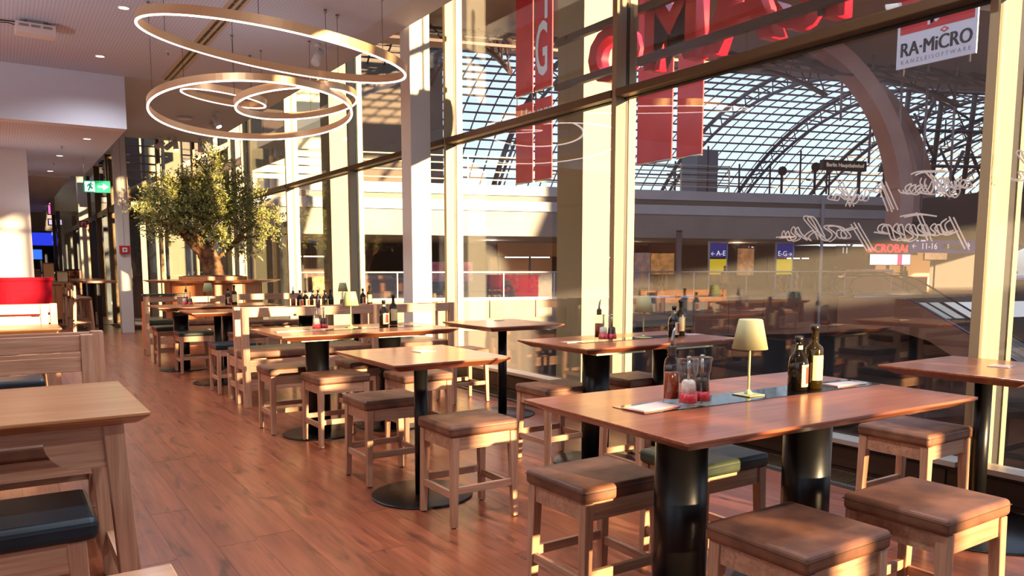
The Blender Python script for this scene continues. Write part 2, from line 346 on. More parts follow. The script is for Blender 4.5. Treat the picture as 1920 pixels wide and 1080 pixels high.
for x_ in (3.2, 4.1, 5.0, 5.9, 6.8): obj('post', MB().box(x_-0.04, x_+0.04, 27.5, 27.56, 4.2, 6.0), MATS['bridge_dark'], br_)
obj('stair_beam', MB().path([(3.0, 26.4, 3.7), (7.0, 26.4, 5.9)], 0.09, 6), mat('stair_cream', rgb(170, 156, 130), 0.5), br_); obj('stair_beam', MB().path([(3.4, 26.6, 3.2), (7.0, 26.6, 5.2)], 0.14, 6), MATS['bridge_dark'], br_)
obj('dark_panel', MB().box(2.9, 4.1, 28.2, 28.3, 3.9, 6.4), MATS['bridge_dark'], br_); obj('dark_panel', MB().box(5.3, 6.6, 28.2, 28.3, 4.6, 6.4), MATS['bridge_dark'], br_); obj('dark_panel', MB().box(3.6, 4.0, 28.2, 28.3, 0, 3.3), MATS['bridge_dark'], br_)
for x_ in (3.15, 5.1): obj('glass_door_frame', MB().box(x_-0.05, x_+0.05, 26, 26.1, 0, 3.3), MATS['bridge_dark'], br_)
struct('wall_outer', MB().box(8.2, 8.5, 26, 60, -6, 3.2).box(8.2, 8.5, 26, 60, 5.4, 8), mat('outer_wall_paint', rgb(104, 96, 84), 0.7))
struct('terrace', MB().box(5.9, 8.2, 24, 60, -0.3, 0.0).box(2.96, 5.9, 24, 60, -0.3, 0.0), mat('terrace_stone', rgb(150, 140, 130), 0.6))

# ---------------------------------------------------------------- fittings on ceiling and walls
DL = [(1.59, 11.65, 5.05), (1.59, 14.46, 5.05), (1.6, 17.3, 4.13), (1.31, 20.2, 4.13), (1.29, 23.5, 4.13)]
DLX = [(1.59, 8.8, 5.05), (1.59, 6.0, 5.05), (1.59, 3.2, 5.05), (1.59, 0.4, 5.05), (-1.6, 3.2, 5.05), (-1.6, 8.8, 5.05), (-1.6, 14.4, 5.05), (4.0, 0.4, 5.05), (4.0, 3.6, 5.05)]
LED = emis('downlight_led', (1, 0.93, 0.86, 1), 9)
DN = ['recessed round downlight in the high ceiling above the ring lamps', 'recessed round downlight in the high ceiling just before the white bulkhead',
      'recessed downlight in the low ceiling, closest to the white bulkhead', 'recessed downlight in the low ceiling, second behind the bulkhead', 'recessed downlight in the low ceiling, deepest of those behind the bulkhead']
dl = None
for i, p in enumerate(DL+DLX):
    if i >= 5: pass
    elif dl is None:
        dl = thing('downlight', DN[0], 'downlight', p, 0, 'recessed ceiling downlights')
        obj('lamp_disc', MB().lathe([(0.001, -0.006), (0.062, -0.006), (0.062, 0.0), (0.001, 0.0)], 20), LED, dl)
        obj('trim_ring', MB().lathe([(0.063, -0.009), (0.078, -0.009), (0.082, 0.0), (0.063, 0.0), (0.063, -0.009)], 20), WHITE, dl)
        _used.add(dl.name)
    else:
        c_ = copy_tree(dl); c_.location = p; c_['label'] = DN[i]
    l = bpy.data.lights.new('downlight_beam', 'SPOT'); l.energy = 200; l.color = (0.95, 0.95, 1.0); l.spot_size = radians(150); l.spot_blend = 0.8; l.shadow_soft_size = 0.08
    lo = bpy.data.objects.new('downlight_beam', l); COL.objects.link(lo); lo.location = (p[0], p[1], p[2]-0.02)
# rods, sprinklers, detectors, spots
sp = None
SPR = [((2.46, 13.59, 5.05), 'sprinkler head on a round rose beside the air slot'), ((1.25, 18.6, 4.13), 'sprinkler head in the low ceiling in front of the second downlight'), ((1.27, 21.6, 4.13), 'sprinkler head in the low ceiling beyond the second downlight'), ((4.86, 21.4, 5.05), 'small sprinkler head at the rear of the high ceiling over the tree')]
for p, lb in SPR:
    if sp is None:
        sp = thing('sprinkler', lb, 'sprinkler', p); _n = 1
        obj('rose', MB().lathe([(0.001, 0), (0.05, 0), (0.046, -0.008), (0.001, -0.01)], 16), WHITE, sp)
        obj('nozzle', MB().lathe([(0.008, -0.01), (0.008, -0.05), (0.022, -0.052), (0.022, -0.056), (0.001, -0.057)], 10), STEEL, sp)
    else: o = copy_tree(sp); o.location = p; o['label'] = lb
sm = thing('smoke_detector', 'round white smoke detector on the ceiling inside the widest ring lamp', 'smoke detector', (4.5, 19.6, 5.05))
obj('housing', MB().lathe([(0.001, 0), (0.11, 0), (0.11, -0.05), (0.08, -0.07), (0.05, -0.12), (0.001, -0.12)], 20), WHITE, sm)
cv = thing('cover_plate', 'flat oval white cover plate on the ceiling above the tree', 'cover plate', (3.76, 19.2, 5.05))
obj('plate', MB().lathe([(0.001, 0), (0.17, 0), (0.16, -0.03), (0.001, -0.035)], 24), WHITE, cv)
bx = thing('speaker_box', 'white rectangular box unit hanging under the high ceiling, with a cable', 'ceiling unit', (0.64, 13.0, 4.97), 0.05)
obj('case', MB().box(-0.24, 0.24, -0.14, 0.14, -0.11, 0.03), mat('pinkish_case', rgb(226, 204, 198), 0.5), bx, bevel=0.008)
for i in range(3): obj('louvre', MB().box(-0.2+i*0.14, -0.09+i*0.14, -0.146, -0.139, -0.03, 0.0), STEEL, bx)
obj('bracket', MB().box(-0.1, 0.1, -0.08, 0.08, 0.03, 0.08), STEEL, bx)
obj('cable', MB().path([(-0.24, 0, 0), (-0.32, 0.02, 0.02), (-0.44, 0.05, 0.01), (-0.46, 0.12, 0.05), (-0.36, 0.14, 0.07), (-0.22, 0.08, 0.06)], 0.007), GASK, bx)
def spot(loc, rz, tilt, lb, glow=True):
    t = thing('ceiling_spotlight', lb, 'spotlight', loc, rz, 'white adjustable ceiling spotlights')
    obj('mount', MB().tube((0,0,0), (0,0,-0.05), 0.045, 0.04).tube((0,0,-0.05), (0,0,-0.12), 0.012), WHITE, t)
    hd = obj('lamp_head', MB().tube((0,0,0.13), (0,0,-0.13), 0.062, 0.068, 18), WHITE, t, (0, 0, -0.2), rot=(tilt, 0, 0))
    if glow: obj('lens', MB().tube((0,0,-0.131), (0,0,-0.134), 0.055, 0.055, 18), LED, hd)
spot((4.23, 18.2, 5.05), 0.6, -0.5, 'white cylinder spotlight on the ceiling inside the lower large ring')
spot((4.28, 11.85, 5.05), 2.2, 0.6, 'white spotlight on the ceiling just above the back rim of the top ring', False)
spot((4.1, 22.2, 5.05), 0.2, -0.25, 'white tube spotlight over the tree crown, tilted')
spot((4.72, 22.2, 5.05), 0.1, 0.0, 'white tube spotlight over the tree crown, upright, dim', False)
spot((4.8, 20.9, 5.05), 0.1, 0.0, 'white tube spotlight hanging upright just behind the ring rim')
spot((3.75, 22.4, 5.05), 1.2, 0.9, 'white spotlight near the top of the grey column, turned sideways', False)
spot((3.98, 22.4, 5.05), 2.0, 0.9, 'white spotlight beside the sideways one near the grey column', False)
# exit sign
ex = thing('exit_sign', 'green and white emergency exit sign with an arrow, hung from rods', 'exit sign', (1.98, 19.9, 3.46), -0.25)
obj('panel', MB().box(-0.27, 0.27, -0.02, 0.02, -0.13, 0.13), emis('exit_green', rgb(20, 165, 120), 0.35), ex)
ew = emis('exit_white', (0.85, 1, 0.93, 1), 0.9)
obj('arrow', MB().prism([(0.02, -0.02), (0.13, -0.02), (0.13, -0.07), (0.24, 0), (0.13, 0.07), (0.13, 0.02), (0.02, 0.02)], -0.024, -0.0205), ew, ex)
obj('door_symbol', MB().box(-0.24, -0.04, -0.0235, -0.0205, -0.11, 0.11), ew, ex)
obj('running_figure', MB().prism([(-0.19, -0.1), (-0.16, -0.1), (-0.13, -0.03), (-0.1, -0.06), (-0.07, -0.05), (-0.1, 0.0), (-0.11, 0.05), (-0.07, 0.03), (-0.06, 0.05), (-0.12, 0.08), (-0.17, 0.05), (-0.2, 0.0), (-0.18, -0.01), (-0.15, 0.03), (-0.16, -0.03)], -0.0275, -0.0236).box(-0.125, -0.095, -0.0275, -0.0236, 0.08, 0.105), MATS['exit_green'], ex)
for s in (-0.24, 0.24): obj('rod', MB().tube((s, 0, 0.13), (s, 0, 0.67), 0.005), STEEL, ex)
fa = thing('fire_alarm_box', 'red fire alarm call point with white centre on the grey column', 'fire alarm', (2.70, 21.735, 2.1))
obj('case', MB().box(-0.12, 0.12, -0.06, 0.0, -0.1, 0.1), mat('alarm_red', rgb(190, 30, 40), 0.4), fa, bevel=0.01)
obj('glass_window', MB().box(-0.055, 0.055, -0.066, -0.06, -0.06, 0.05), WHITE, fa)
obj('push_button', MB().tube((0, -0.066, -0.005), (0, -0.074, -0.005), 0.022), GASK, fa)
fs_ = thing('fire_sign', 'small red and white fire extinguisher sign on the rear column', 'sign', (2.5, 29.57, 3.1))
obj('plate', MB().box(-0.13, 0.13, -0.02, 0, -0.11, 0.11), MATS['alarm_red'], fs_)
obj('symbol', MB().box(-0.1, -0.04, -0.024, -0.0205, -0.07, 0.05).box(0.02, 0.05, -0.024, -0.0205, -0.08, 0.08).prism([(-0.02, 0.0), (0.01, 0.05), (-0.02, 0.08), (-0.07, 0.07)], -0.024, -0.0205), WHITE, fs_)
sn = thing('column_sensor', 'small white sensor on the grey column above the alarm box', 'sensor', (2.64, 21.74, 3.35))
obj('case', MB().box(-0.03, 0.03, -0.03, 0, -0.09, 0.09), WHITE, sn, bevel=0.006)

# ---------------------------------------------------------------- ring lamps
GOLD = mat('champagne_metal', rgb(222, 180, 136), 0.4, 0.6)
RLED = emis('ring_led', (1.0, 0.84, 0.78, 1), 3.2)
def ring(cx, cy, cz, r, tx, ty, lb, cables):
    t = thing('ring_pendant_lamp', lb, 'ring lamp', (cx, cy, cz), 0, 'gold ring pendant lamps')
    N = Vector((tx, ty, 1)).normalized(); q = Vector((0, 0, 1)).rotation_difference(N)
    def band(r0, r1, z0, z1, n=96):
        m_ = MB(); pr = [(r0, z0), (r1, z0), (r1, z1), (r0, z1)]
        vs = [q @ Vector((a*cos(2*pi*i/n), a*sin(2*pi*i/n), z)) for a, z in pr for i in range(n)]
        return m_.add(vs, [(k*n+i, k*n+(i+1)%n, ((k+1)%4)*n+(i+1)%n, ((k+1)%4)*n+i) for k in range(4) for i in range(n)], True)
    o = obj('metal_band', band(r-0.012, r+0.012, 0.013, 0.105), GOLD, t)
    for p in o.data.polygons: p.use_smooth = False
    obj('light_strip', band(r-0.012, r+0.0122, 0.0, 0.0128), RLED, t)
    for a in cables:
        p = q @ Vector((r*cos(a), r*sin(a), 0.08)); zt = 5.05-cz
        obj('cable', MB().tube(p, (p.x, p.y, zt), 0.0035, n=6), mat('cable_grey', rgb(90, 84, 80), 0.5), t)
        obj('ceiling_rose', MB().lathe([(0.001, 0), (0.022, 0), (0.018, -0.05), (0.001, -0.055)], 10), STEEL, t, (p.x, p.y, zt))
ring(2.827, 9.15, 4.088, 1.465, 0.09, -0.13, 'topmost and widest tilted gold ring lamp, glowing on its lower edge', (0.2, 2.35, 4.3))
ring(3.167, 11.428, 3.814, 1.367, -0.001, 0.116, 'lower large gold ring lamp that circles the two smaller rings', (1.2, 3.3, 5.4))
ring(3.683, 11.078, 3.939, 0.835, -0.093, 0.091, 'medium gold ring lamp that overlaps the right rim of the lower large ring', (1.0, 3.0, 4.9))
ring(3.083, 12.748, 4.241, 0.616, 0.103, -0.083, 'smallest gold ring lamp, within the left part of the lower large ring', (0.6, 2.6, 4.7))
# cool upward fill spots, added to brighten the ceiling and the white beam
for x, y, z, e_ in ((2.83, 9.15, 4.1, 5), (3.2, 11.4, 3.85, 5), (-1.8, 10.6, 3.0, 110), (-1.8, 5.0, 3.4, 36), (0.6, 0.5, 3.4, 16), (0.8, 18.6, 2.6, 9), (1.0, 22.5, 2.6, 7)):
    l = bpy.data.lights.new('cool_fill_spot', 'SPOT'); l.energy = e_; l.color = (0.82, 0.89, 1.0); l.shadow_soft_size = 0.15; l.spot_size = radians(165); l.spot_blend = 0.3
    lo = bpy.data.objects.new('cool_fill_spot', l); COL.objects.link(lo); lo.location = (x, y, z); lo.rotation_euler = (pi, 0, 0)
# ---------------------------------------------------------------- furniture
KT, KS = 0.984, 0.98
TH, SH = 1.035, 0.66
LEA = mottled('tan_leather', rgb(96, 58, 40), rgb(136, 88, 62), 7, 0.5, 0.15)
GRN = mottled('green_leather', rgb(38, 46, 32), rgb(52, 60, 40), 7, 0.42, 0.1)
NAV = mottled('navy_leather', rgb(16, 30, 38), rgb(22, 40, 50), 7, 0.42, 0.1)
BRN = mottled('brown_leather', rgb(92, 56, 40), rgb(118, 76, 56), 7, 0.45, 0.1)
INL = glassmat('inlay_glass', (1, 1, 1, 1)) if False else mat('inlay_glass', rgb(20, 16, 16), 0.03, 0.0, spec=1.0)
PLATE = mat('mount_plate', rgb(196, 190, 160), 0.4, 0.7)
def stool_proto(lm, nm):
    t = thing('bar_stool', '', 'stool', (0, 0, 0))
    cu = MB(); nx, ny = 8, 8; hx, hy = 0.262, 0.232
    me = MB().box(-hx, hx, -hy, hy, SH-0.075, SH)
    obj('cushion', me, lm, t, bevel=0.022, seg=4)
    obj('cushion_seam', MB().box(-hx-0.001, hx+0.001, -hy-0.001, hy+0.001, SH-0.026, SH-0.023), mat('seam_'+nm, rgb(60, 38, 28) if nm == 'tan' else rgb(14, 18, 16), 0.6), t, bevel=0.02, seg=3)
    obj('apron', MB().box(-0.22, 0.22, -0.215, -0.192, 0.50, SH-0.075).box(-0.22, 0.22, 0.192, 0.215, 0.50, SH-0.075).box(-0.235, -0.212, -0.2, 0.2, 0.50, SH-0.075).box(0.212, 0.235, -0.2, 0.2, 0.50, SH-0.075), OAK(0), t)
    for i, sx_ in enumerate((-1, 1)):
        for sy_ in (-1, 1):
            ax, ay = sx_*0.218, sy_*0.198; bx_, by_ = sx_*0.232, sy_*0.212
            obj('leg', MB().frus((bx_-0.02, bx_+0.02, by_-0.02, by_+0.02, 0.006), (ax-0.027, ax+0.027, ay-0.027, ay+0.027, SH-0.075)), OAK(2), t, bevel=0.003, seg=1)
            obj('foot_pad', MB().tube((bx_, by_, 0), (bx_, by_, 0.0055), 0.016, n=8), GASK, t)
    for s in (-1, 1):
        obj('stretcher', MB().box(-0.205, 0.205, s*0.208-0.012, s*0.208+0.012, 0.215, 0.262), OAK(0), t, bevel=0.002, seg=1)
        obj('stretcher', MB().box(s*0.228-0.012, s*0.228+0.012, -0.19, 0.19, 0.185, 0.232), OAK(1), t, bevel=0.002, seg=1)
    return t
ST = {'tan': stool_proto(LEA, 'tan'), 'green': stool_proto(GRN, 'green'), 'navy': stool_proto(NAV, 'navy')}
G1 = 'bar stools with leather seats'
stools = [
 ('tan', 2.56, 4.40, 0.0, 'tan stool with legs over the round base of the central square table'),
 ('tan', 2.48, 5.56, 0.0, 'tan stool partly behind the slim post of the central square table'),
 ('tan', 2.61, 6.98, 0.02, 'tan leather stool before the thick left post of the long middle table'),
 ('tan', 2.42, 7.80, 0.0, 'brown stool on the aisle, half under the long middle table beside the high bench'),
 ('tan', 3.31, 6.64, 0.0, 'tan stool just behind the central square tabletop, near the long middle table'),
 ('tan', 3.28, 7.85, 0.0, 'shaded tan stool between the two thick posts of the long middle table'),
 ('tan', 3.93, 5.27, 0.0, 'dark shaded tan stool at the left end of the window-side long table'),
 ('tan', 4.86, 5.30, 0.0, 'brown stool behind the thick post of the window-side long table'),
 ('tan', 2.39, 2.87, 0.0, 'large tan stool left of the front black post of the biggest table'),
 ('tan', 2.52, 1.81, 0.0, 'large tan stool in front of the biggest table, cut by the lower picture edge'),
 ('tan', 3.33, 1.75, 0.0, 'large tan stool with two bright sun bands, at the biggest table'),
 ('green', 3.15, 2.87, 0.0, 'dark green leather stool under the biggest table between its two posts'),
 ('tan', 4.80, 2.62, 0.0, 'orange-lit tan stool between the biggest table and the window sill'),
 ('tan', 4.75, 8.30, 0.0, 'brown stool behind the square table by the window, mostly legs visible'),
 ('tan', 4.05, 4.30, 0.0, 'tan stool whose legs show under the biggest tabletop, at the window-side table'),
 ('green', 2.54, 13.0, 0.0, 'green leather stool beside the dark post, fully sunlit, at the far long table'),
 ('green', 2.42, 14.3, 0.0, 'green leather stool directly behind another green one, near the tree counter'),
 ('navy', 2.56, 10.65, 0.0, 'navy leather stool in front of the small square table, before the high bench post'),
 ('tan', 3.18, 12.2, 0.0, 'tan stool behind the small square table post, seen past the high bench'),
 ('tan', 3.75, 12.95, 0.0, 'sunlit tan stool at the right end of the far long table'),
 ('navy', 3.95, 11.5, 0.0, 'dark stool behind the high bench rail, below the row of sauce bottles'),
 ('tan', 5.0, 11.4, 0.0, 'tan stool behind the right high bench, close to the white column')]
for k, x, y, rz, lb in stools: place(ST[k], (x, y, 0), rz, lb, G1)

def top_mesh(w, d, th=0.055, inset=0.085, lip=0.012, z=TH):
    m = MB(); a = (-w/2, w/2, -d/2, d/2)
    m.frus((-w/2, w/2, -d/2, d/2, z-lip), (-w/2, w/2, -d/2, d/2, z))
    m.frus((-w/2+inset, w/2-inset, -d/2+inset, d/2-inset, z-th), (-w/2, w/2, -d/2, d/2, z-lip-0.0003))
    return m
def pedestal_base(t, x, y, r, br):
    obj('pedestal', MB().tube((x, y, 0.014), (x, y, TH-0.078), r, n=40), BLACK, t)
    obj('base_plate', MB().lathe([(0.001, 0), (br, 0), (br, 0.009), (br-0.012, 0.014), (0.001, 0.014)], 56, (x, y, 0)), BLACK, t)
def long_table(cx, cy, w, d, rz, lb, px, inl=None, wood_=TOP, loc_local=True):
    t = thing('communal_table', lb, 'table', (cx, cy, 0), rz, 'long high tables on two thick black posts')
    obj('tabletop', top_mesh(w, d), wood_, t, bevel=0.002, seg=1)
    for p in px:
        pedestal_base(t, p-cx, 0, 0.117, 0.36)
        obj('mounting_plate', MB().box(p-cx-0.26, p-cx+0.26, -0.32, 0.32, TH-0.078, TH-0.0555), PLATE, t)
    if inl: obj('glass_inlay', MB().box(inl[0], inl[1], inl[2], inl[3], TH, TH+0.003), INL, t)
    return t
long_table(3.0*KT, 2.43*KT, 1.89, 1.08, -0.035, 'biggest table on two thick black posts with a pale yellow lamp in its middle', (2.50, 3.36), (-0.72, 0.92, -0.05, 0.16))
long_table(4.63*KT, 5.10*KT, 1.74, 0.94, 0.0, 'long reddish table by the window with a yellow lamp, behind the biggest table', (4.17, 4.98), (-0.6, 0.6, -0.08, 0.1))
long_table(3.05*KT, 7.55*KT, 1.82, 1.08, 0.0, 'long middle table with a green lamp, in front of the high benches', (2.6, 3.38), (-0.6, 0.7, -0.1, 0.1))
long_table(3.02*KT, 13.65*KT, 1.9, 1.15, 0.0, 'far long table in full sun before the round tree counter', (2.44, 3.2), None)
long_table(4.45, 11.9, 1.75, 1.0, 0.0, 'long table behind the high benches carrying the row of dark bottles', (4.0, 4.9), None)
def square_table(cx, cy, w, d, lb, br=0.37, rz=0):
    t = thing('square_table', lb, 'table', (cx, cy, 0), rz, 'square high tables on one slim black post')
    obj('tabletop', top_mesh(w, d, inset=0.075), TOP, t, bevel=0.002, seg=1)
    obj('pedestal', MB().tube((0, 0, 0.014), (0, 0, TH-0.06), 0.05, n=28), BLACK, t)
    obj('base_plate', MB().lathe([(0.001, 0), (br, 0), (br, 0.009), (br-0.012, 0.014), (0.001, 0.014)], 56), BLACK, t)
    obj('mounting_plate', MB().box(-0.2, 0.2, -0.2, 0.2, TH-0.062, TH-0.0555), BLACK, t)
    return t
square_table(2.50, 4.97, 0.90, 1.02, 'square wooden table on a slim black post in the middle of the aisle side')
square_table(4.70, 7.30, 0.97, 1.03, 'square wooden table standing against the window, between the white column and a pale mullion')
square_table(5.11, 2.37, 0.92, 0.86, 'square wooden table in the corner by the near window, cut by the right picture edge', 0.5)
square_table(2.60, 11.6, 0.88, 0.98, 'small square table on a slim black post between the navy stool and the high bench')

# back-to-back high benches
def bench(x0, x1, y, lb, zt=1.19, tilt=0.0, seat=LEA, rails=1, group='high oak benches', deep=0.42, front=1):
    """posts at the back, seat towards +Y*front"""
    t = thing('high_bench', lb, 'bench', ((x0+x1)/2, y, 0), 0, group); h = (x1-x0)/2; f = front
    def bx_(a, b, c_, d, e_, g_): c_, d = sorted((c_*f, d*f)); return MB().box(a, b, c_, d, e_, g_)
    for s in (-1, 1):
        xa = s*(h-0.04)
        yl = sorted((-0.03*f, 0.045*f))
        obj('back_post', MB().frus((xa-0.04, xa+0.04, yl[0]+tilt*f, yl[1]+tilt*f, 0), (xa-0.04, xa+0.04, yl[0], yl[1], zt)), OAK(2), t, bevel=0.004, seg=1)
        obj('front_post', bx_(xa-0.035, xa+0.035, deep-0.06, deep+0.01, 0, 0.575), OAK(2), t, bevel=0.004, seg=1)
        obj('side_rail', bx_(xa-0.02, xa+0.02, 0.04, deep-0.06, 0.44, 0.56), OAK(1), t)
        obj('foot_rail', bx_(xa-0.02, xa+0.02, 0.04, deep-0.06, 0.18, 0.24), OAK(1), t)
    obj('back_rail', bx_(-h+0.08, h-0.08, -0.012, 0.022, zt-0.115, zt-0.005), OAK(0), t, bevel=0.003, seg=1)
    if rails > 1: obj('back_rail', bx_(-h+0.08, h-0.08, -0.012, 0.022, zt-0.25, zt-0.15), OAK(0), t, bevel=0.003, seg=1)
    obj('seat_rail', bx_(-h+0.08, h-0.08, 0.0, 0.03, 0.42, 0.56), OAK(0), t)
    obj('stretcher', bx_(-h+0.08, h-0.08, 0.0, 0.025, 0.2, 0.33), OAK(0), t)
    obj('front_rail', bx_(-h+0.07, h-0.07, deep-0.03, deep, 0.46, 0.57), OAK(0), t)
    obj('seat_cushion', bx_(-h+0.02, h-0.02, 0.05, deep+0.03, 0.575, SH), seat, t, bevel=0.02, seg=3)
    return t
bench(2.34, 4.06, 9.26, 'high-backed oak bench behind the long middle table, its tall pale posts at the aisle', 1.185, front=1)
bench(2.34, 4.06, 9.62, 'oak bench standing back to back behind the one at the long middle table', 1.18, seat=GRN)
bench(4.12, 5.2, 9.3, 'oak bench with one wide top rail between the oil bottles and the white column', 1.18)
bench(4.12, 5.2, 9.66, 'oak bench back to back with the one beside the white column', 1.17, seat=GRN)
bench(3.55, 5.0, 14.5, 'brightly lit oak bench with a plain top rail, left of the row of bottles', 1.18)
bench(-1.5, 0.52, 5.98, 'nearest oak bench on the left with two back rails and a wavy-grained end post', 1.2, rails=2, seat=BRN, front=-1, deep=0.95)
bench(-1.5, 0.61, 6.28, 'oak bench back to back with the nearest left bench, slightly longer', 1.2, rails=2, seat=BRN)
bench(-1.5, 0.50, 11.35, 'sunlit oak bench with two back rails behind the second left table', 1.19, rails=2, seat=BRN, front=-1)
bench(-1.5, 0.62, 11.7, 'sunlit oak bench back to back at the far left, before the red cabinet', 1.19, rails=2, seat=BRN)

def backless(x0, x1, y0, y1, lb, m):
    t = thing('backless_bench', lb, 'bench', ((x0+x1)/2, (y0+y1)/2, 0)); h = (x1-x0)/2; d = (y1-y0)/2
    obj('cushion', MB().box(-h, h, -d, d, 0.565, SH), m, t, bevel=0.03, seg=4)
    obj('seam', MB().box(-h-0.0012, h+0.0012, -d-0.0012, d+0.0012, SH-0.034, SH-0.031), GASK, t, bevel=0.028, seg=3)
    for s in (-1, 1):
        for q in (-1, 1): obj('leg', MB().frus((s*(h-0.06)-0.03, s*(h-0.06)+0.03, q*(d-0.05)-0.025, q*(d-0.05)+0.025, 0), (s*(h-0.08)-0.035, s*(h-0.08)+0.035, q*(d-0.05)-0.03, q*(d-0.05)+0.03, 0.564)), OAK(2), t, bevel=0.003, seg=1)
        obj('side_rail', MB().box(s*(h-0.08)-0.015, s*(h-0.08)+0.015, -d+0.08, d-0.08, 0.45, 0.56), OAK(1), t)
        obj('foot_rail', MB().box(s*(h-0.07)-0.015, s*(h-0.07)+0.015, -d+0.08, d-0.08, 0.12, 0.17), OAK(1), t)
    for q in (-1, 1): obj('apron', MB().box(-h+0.11, h-0.11, q*(d-0.04)-0.014, q*(d-0.04)+0.014, 0.44, 0.564), OAK(0), t)
    obj('stretcher', MB().box(-h+0.08, h-0.08, -0.02, 0.02, 0.12, 0.17), OAK(0), t)
    return t
backless(-1.4, 0.28, 3.42, 3.93, 'backless bench with a dark navy leather cushion under the front left table', NAV)
backless(-1.4, 0.30, 8.0, 8.45, 'backless bench with a dark navy cushion seen through the rails of the left benches', NAV)

def left_table(x1, y0, y1, lb, w=1.9, bracket=True):
    cx = x1-w/2; cy = (y0+y1)/2; d = y1-y0; t = thing('oak_table', lb, 'table', (cx, cy, 0), 0, 'oak tables with curved aprons')
    obj('tabletop', top_mesh(w, d, 0.05, 0.05, 0.016), TOPL, t, bevel=0.004, seg=2)
    for s in (-1, 1):
        for q in (-1, 1):
            xa = s*(w/2-0.14); xb = s*(w/2-0.085); ya = q*(d/2-0.10)
            obj('leg', MB().frus((xb-0.042, xb+0.042, ya-0.035, ya+0.035, 0), (xa-0.04, xa+0.04, ya-0.035, ya+0.035, TH-0.0505)), OAK(2), t, bevel=0.004, seg=1)
        obj('side_apron', MB().box(s*(w/2-0.13)-0.015, s*(w/2-0.13)+0.015, -d/2+0.14, d/2-0.14, 0.86, TH-0.0505), OAK(1), t)
        obj('foot_brace', MB().box(s*(w/2-0.09)-0.02, s*(w/2-0.09)+0.02, -d/2+0.14, d/2-0.14, 0.18, 0.25), OAK(1), t)
    h = w/2-0.17; zt = TH-0.0505
    arc = [(h-0.09-0.14*sin(a*pi/16), 0.80+0.125*(1-cos(a*pi/16))) for a in range(9)]
    poly = [(h, zt), (h, 0.80)]+arc+[(-x_, z_) for x_, z_ in reversed(arc)]+[(-h, 0.80), (-h, zt)]
    for q in (-1, 1): obj('curved_apron', MB().prism(poly, q*(d/2-0.10)-0.016, q*(d/2-0.10)+0.016), OAK(0), t)
    return t
left_table(0.515, 3.59, 4.68, 'large oak table with curved apron at the front left')
left_table(0.52, 9.15, 9.85, 'second oak table on the left, brightly sunlit, before the far benches')
left_table(0.268, 0.72, 1.70, 'oak table of which only one corner shows at the bottom left')

# ---------------------------------------------------------------- props
def lamp(x, y, lb, z=TH, m=None):
    t = thing('table_lamp', lb, 'lamp', (x, y, z), 0, 'small cordless table lamps with conical shades')
    m = m or mat('lamp_shade_yellow', rgb(188, 184, 138), 0.6)
    obj('base', MB().box(-0.055, 0.055, -0.055, 0.055, 0, 0.006), m, t, bevel=0.003)
    obj('stem', MB().tube((0, 0, 0.006), (0, 0, 0.25), 0.006, n=12).lathe([(0.022, 0.006), (0.006, 0.03)], 14), m, t)
    obj('shade', MB().lathe([(0.084, 0.225), (0.056, 0.362), (0.052, 0.367), (0.001, 0.368)], 40), m, t)
    return t
LG = mat('lamp_shade_green', rgb(176, 184, 130), 0.55)
lamp(3.039*KT, 2.491*KT, 'yellow-green lamp with conical shade on the biggest table', TH+0.0035)
lamp(4.772*KT, 5.09*KT, 'yellow lamp with conical shade on the long table by the window', TH+0.0035)
lamp(3.067*KT, 7.70*KT, 'pale green lamp on the long middle table', TH+0.0035, LG)
lamp(4.75, 12.25, 'pale green lamp half hidden behind the high bench, left of two bottles', TH, LG)
lamp(2.88*KT, 13.45*KT, 'pale green lamp on the far long table, before the tree counter', TH, LG)
BG = mottled('dark_bottle_glass', rgb(16, 10, 4), rgb(24, 16, 5), 3, 0.06, 0); 
OG = mottled('olive_bottle_glass', rgb(34, 24, 4), rgb(50, 38, 8), 3, 0.06, 0)
LAB = mottled('label_paper', rgb(206, 178, 136), rgb(216, 190, 150), 20, 0.6); YL = mottled('label_yellow', rgb(226, 196, 120), rgb(240, 216, 150), 12, 0.6)
CAPM = mat('bottle_cap', rgb(26, 18, 14), 0.35); RBR = mat('label_emblem', rgb(150, 52, 40), 0.6)
def label_patch(r, z0, z1, a0, a1, n=10):
    m = MB(); vs = []; 
    for i in range(n+1):
        a = a0+(a1-a0)*i/n; vs += [(r*cos(a), r*sin(a), z0), (r*cos(a), r*sin(a), z1)]
    m.add(vs, [(2*i, 2*i+2, 2*i+3, 2*i+1) for i in range(n)], True); return m
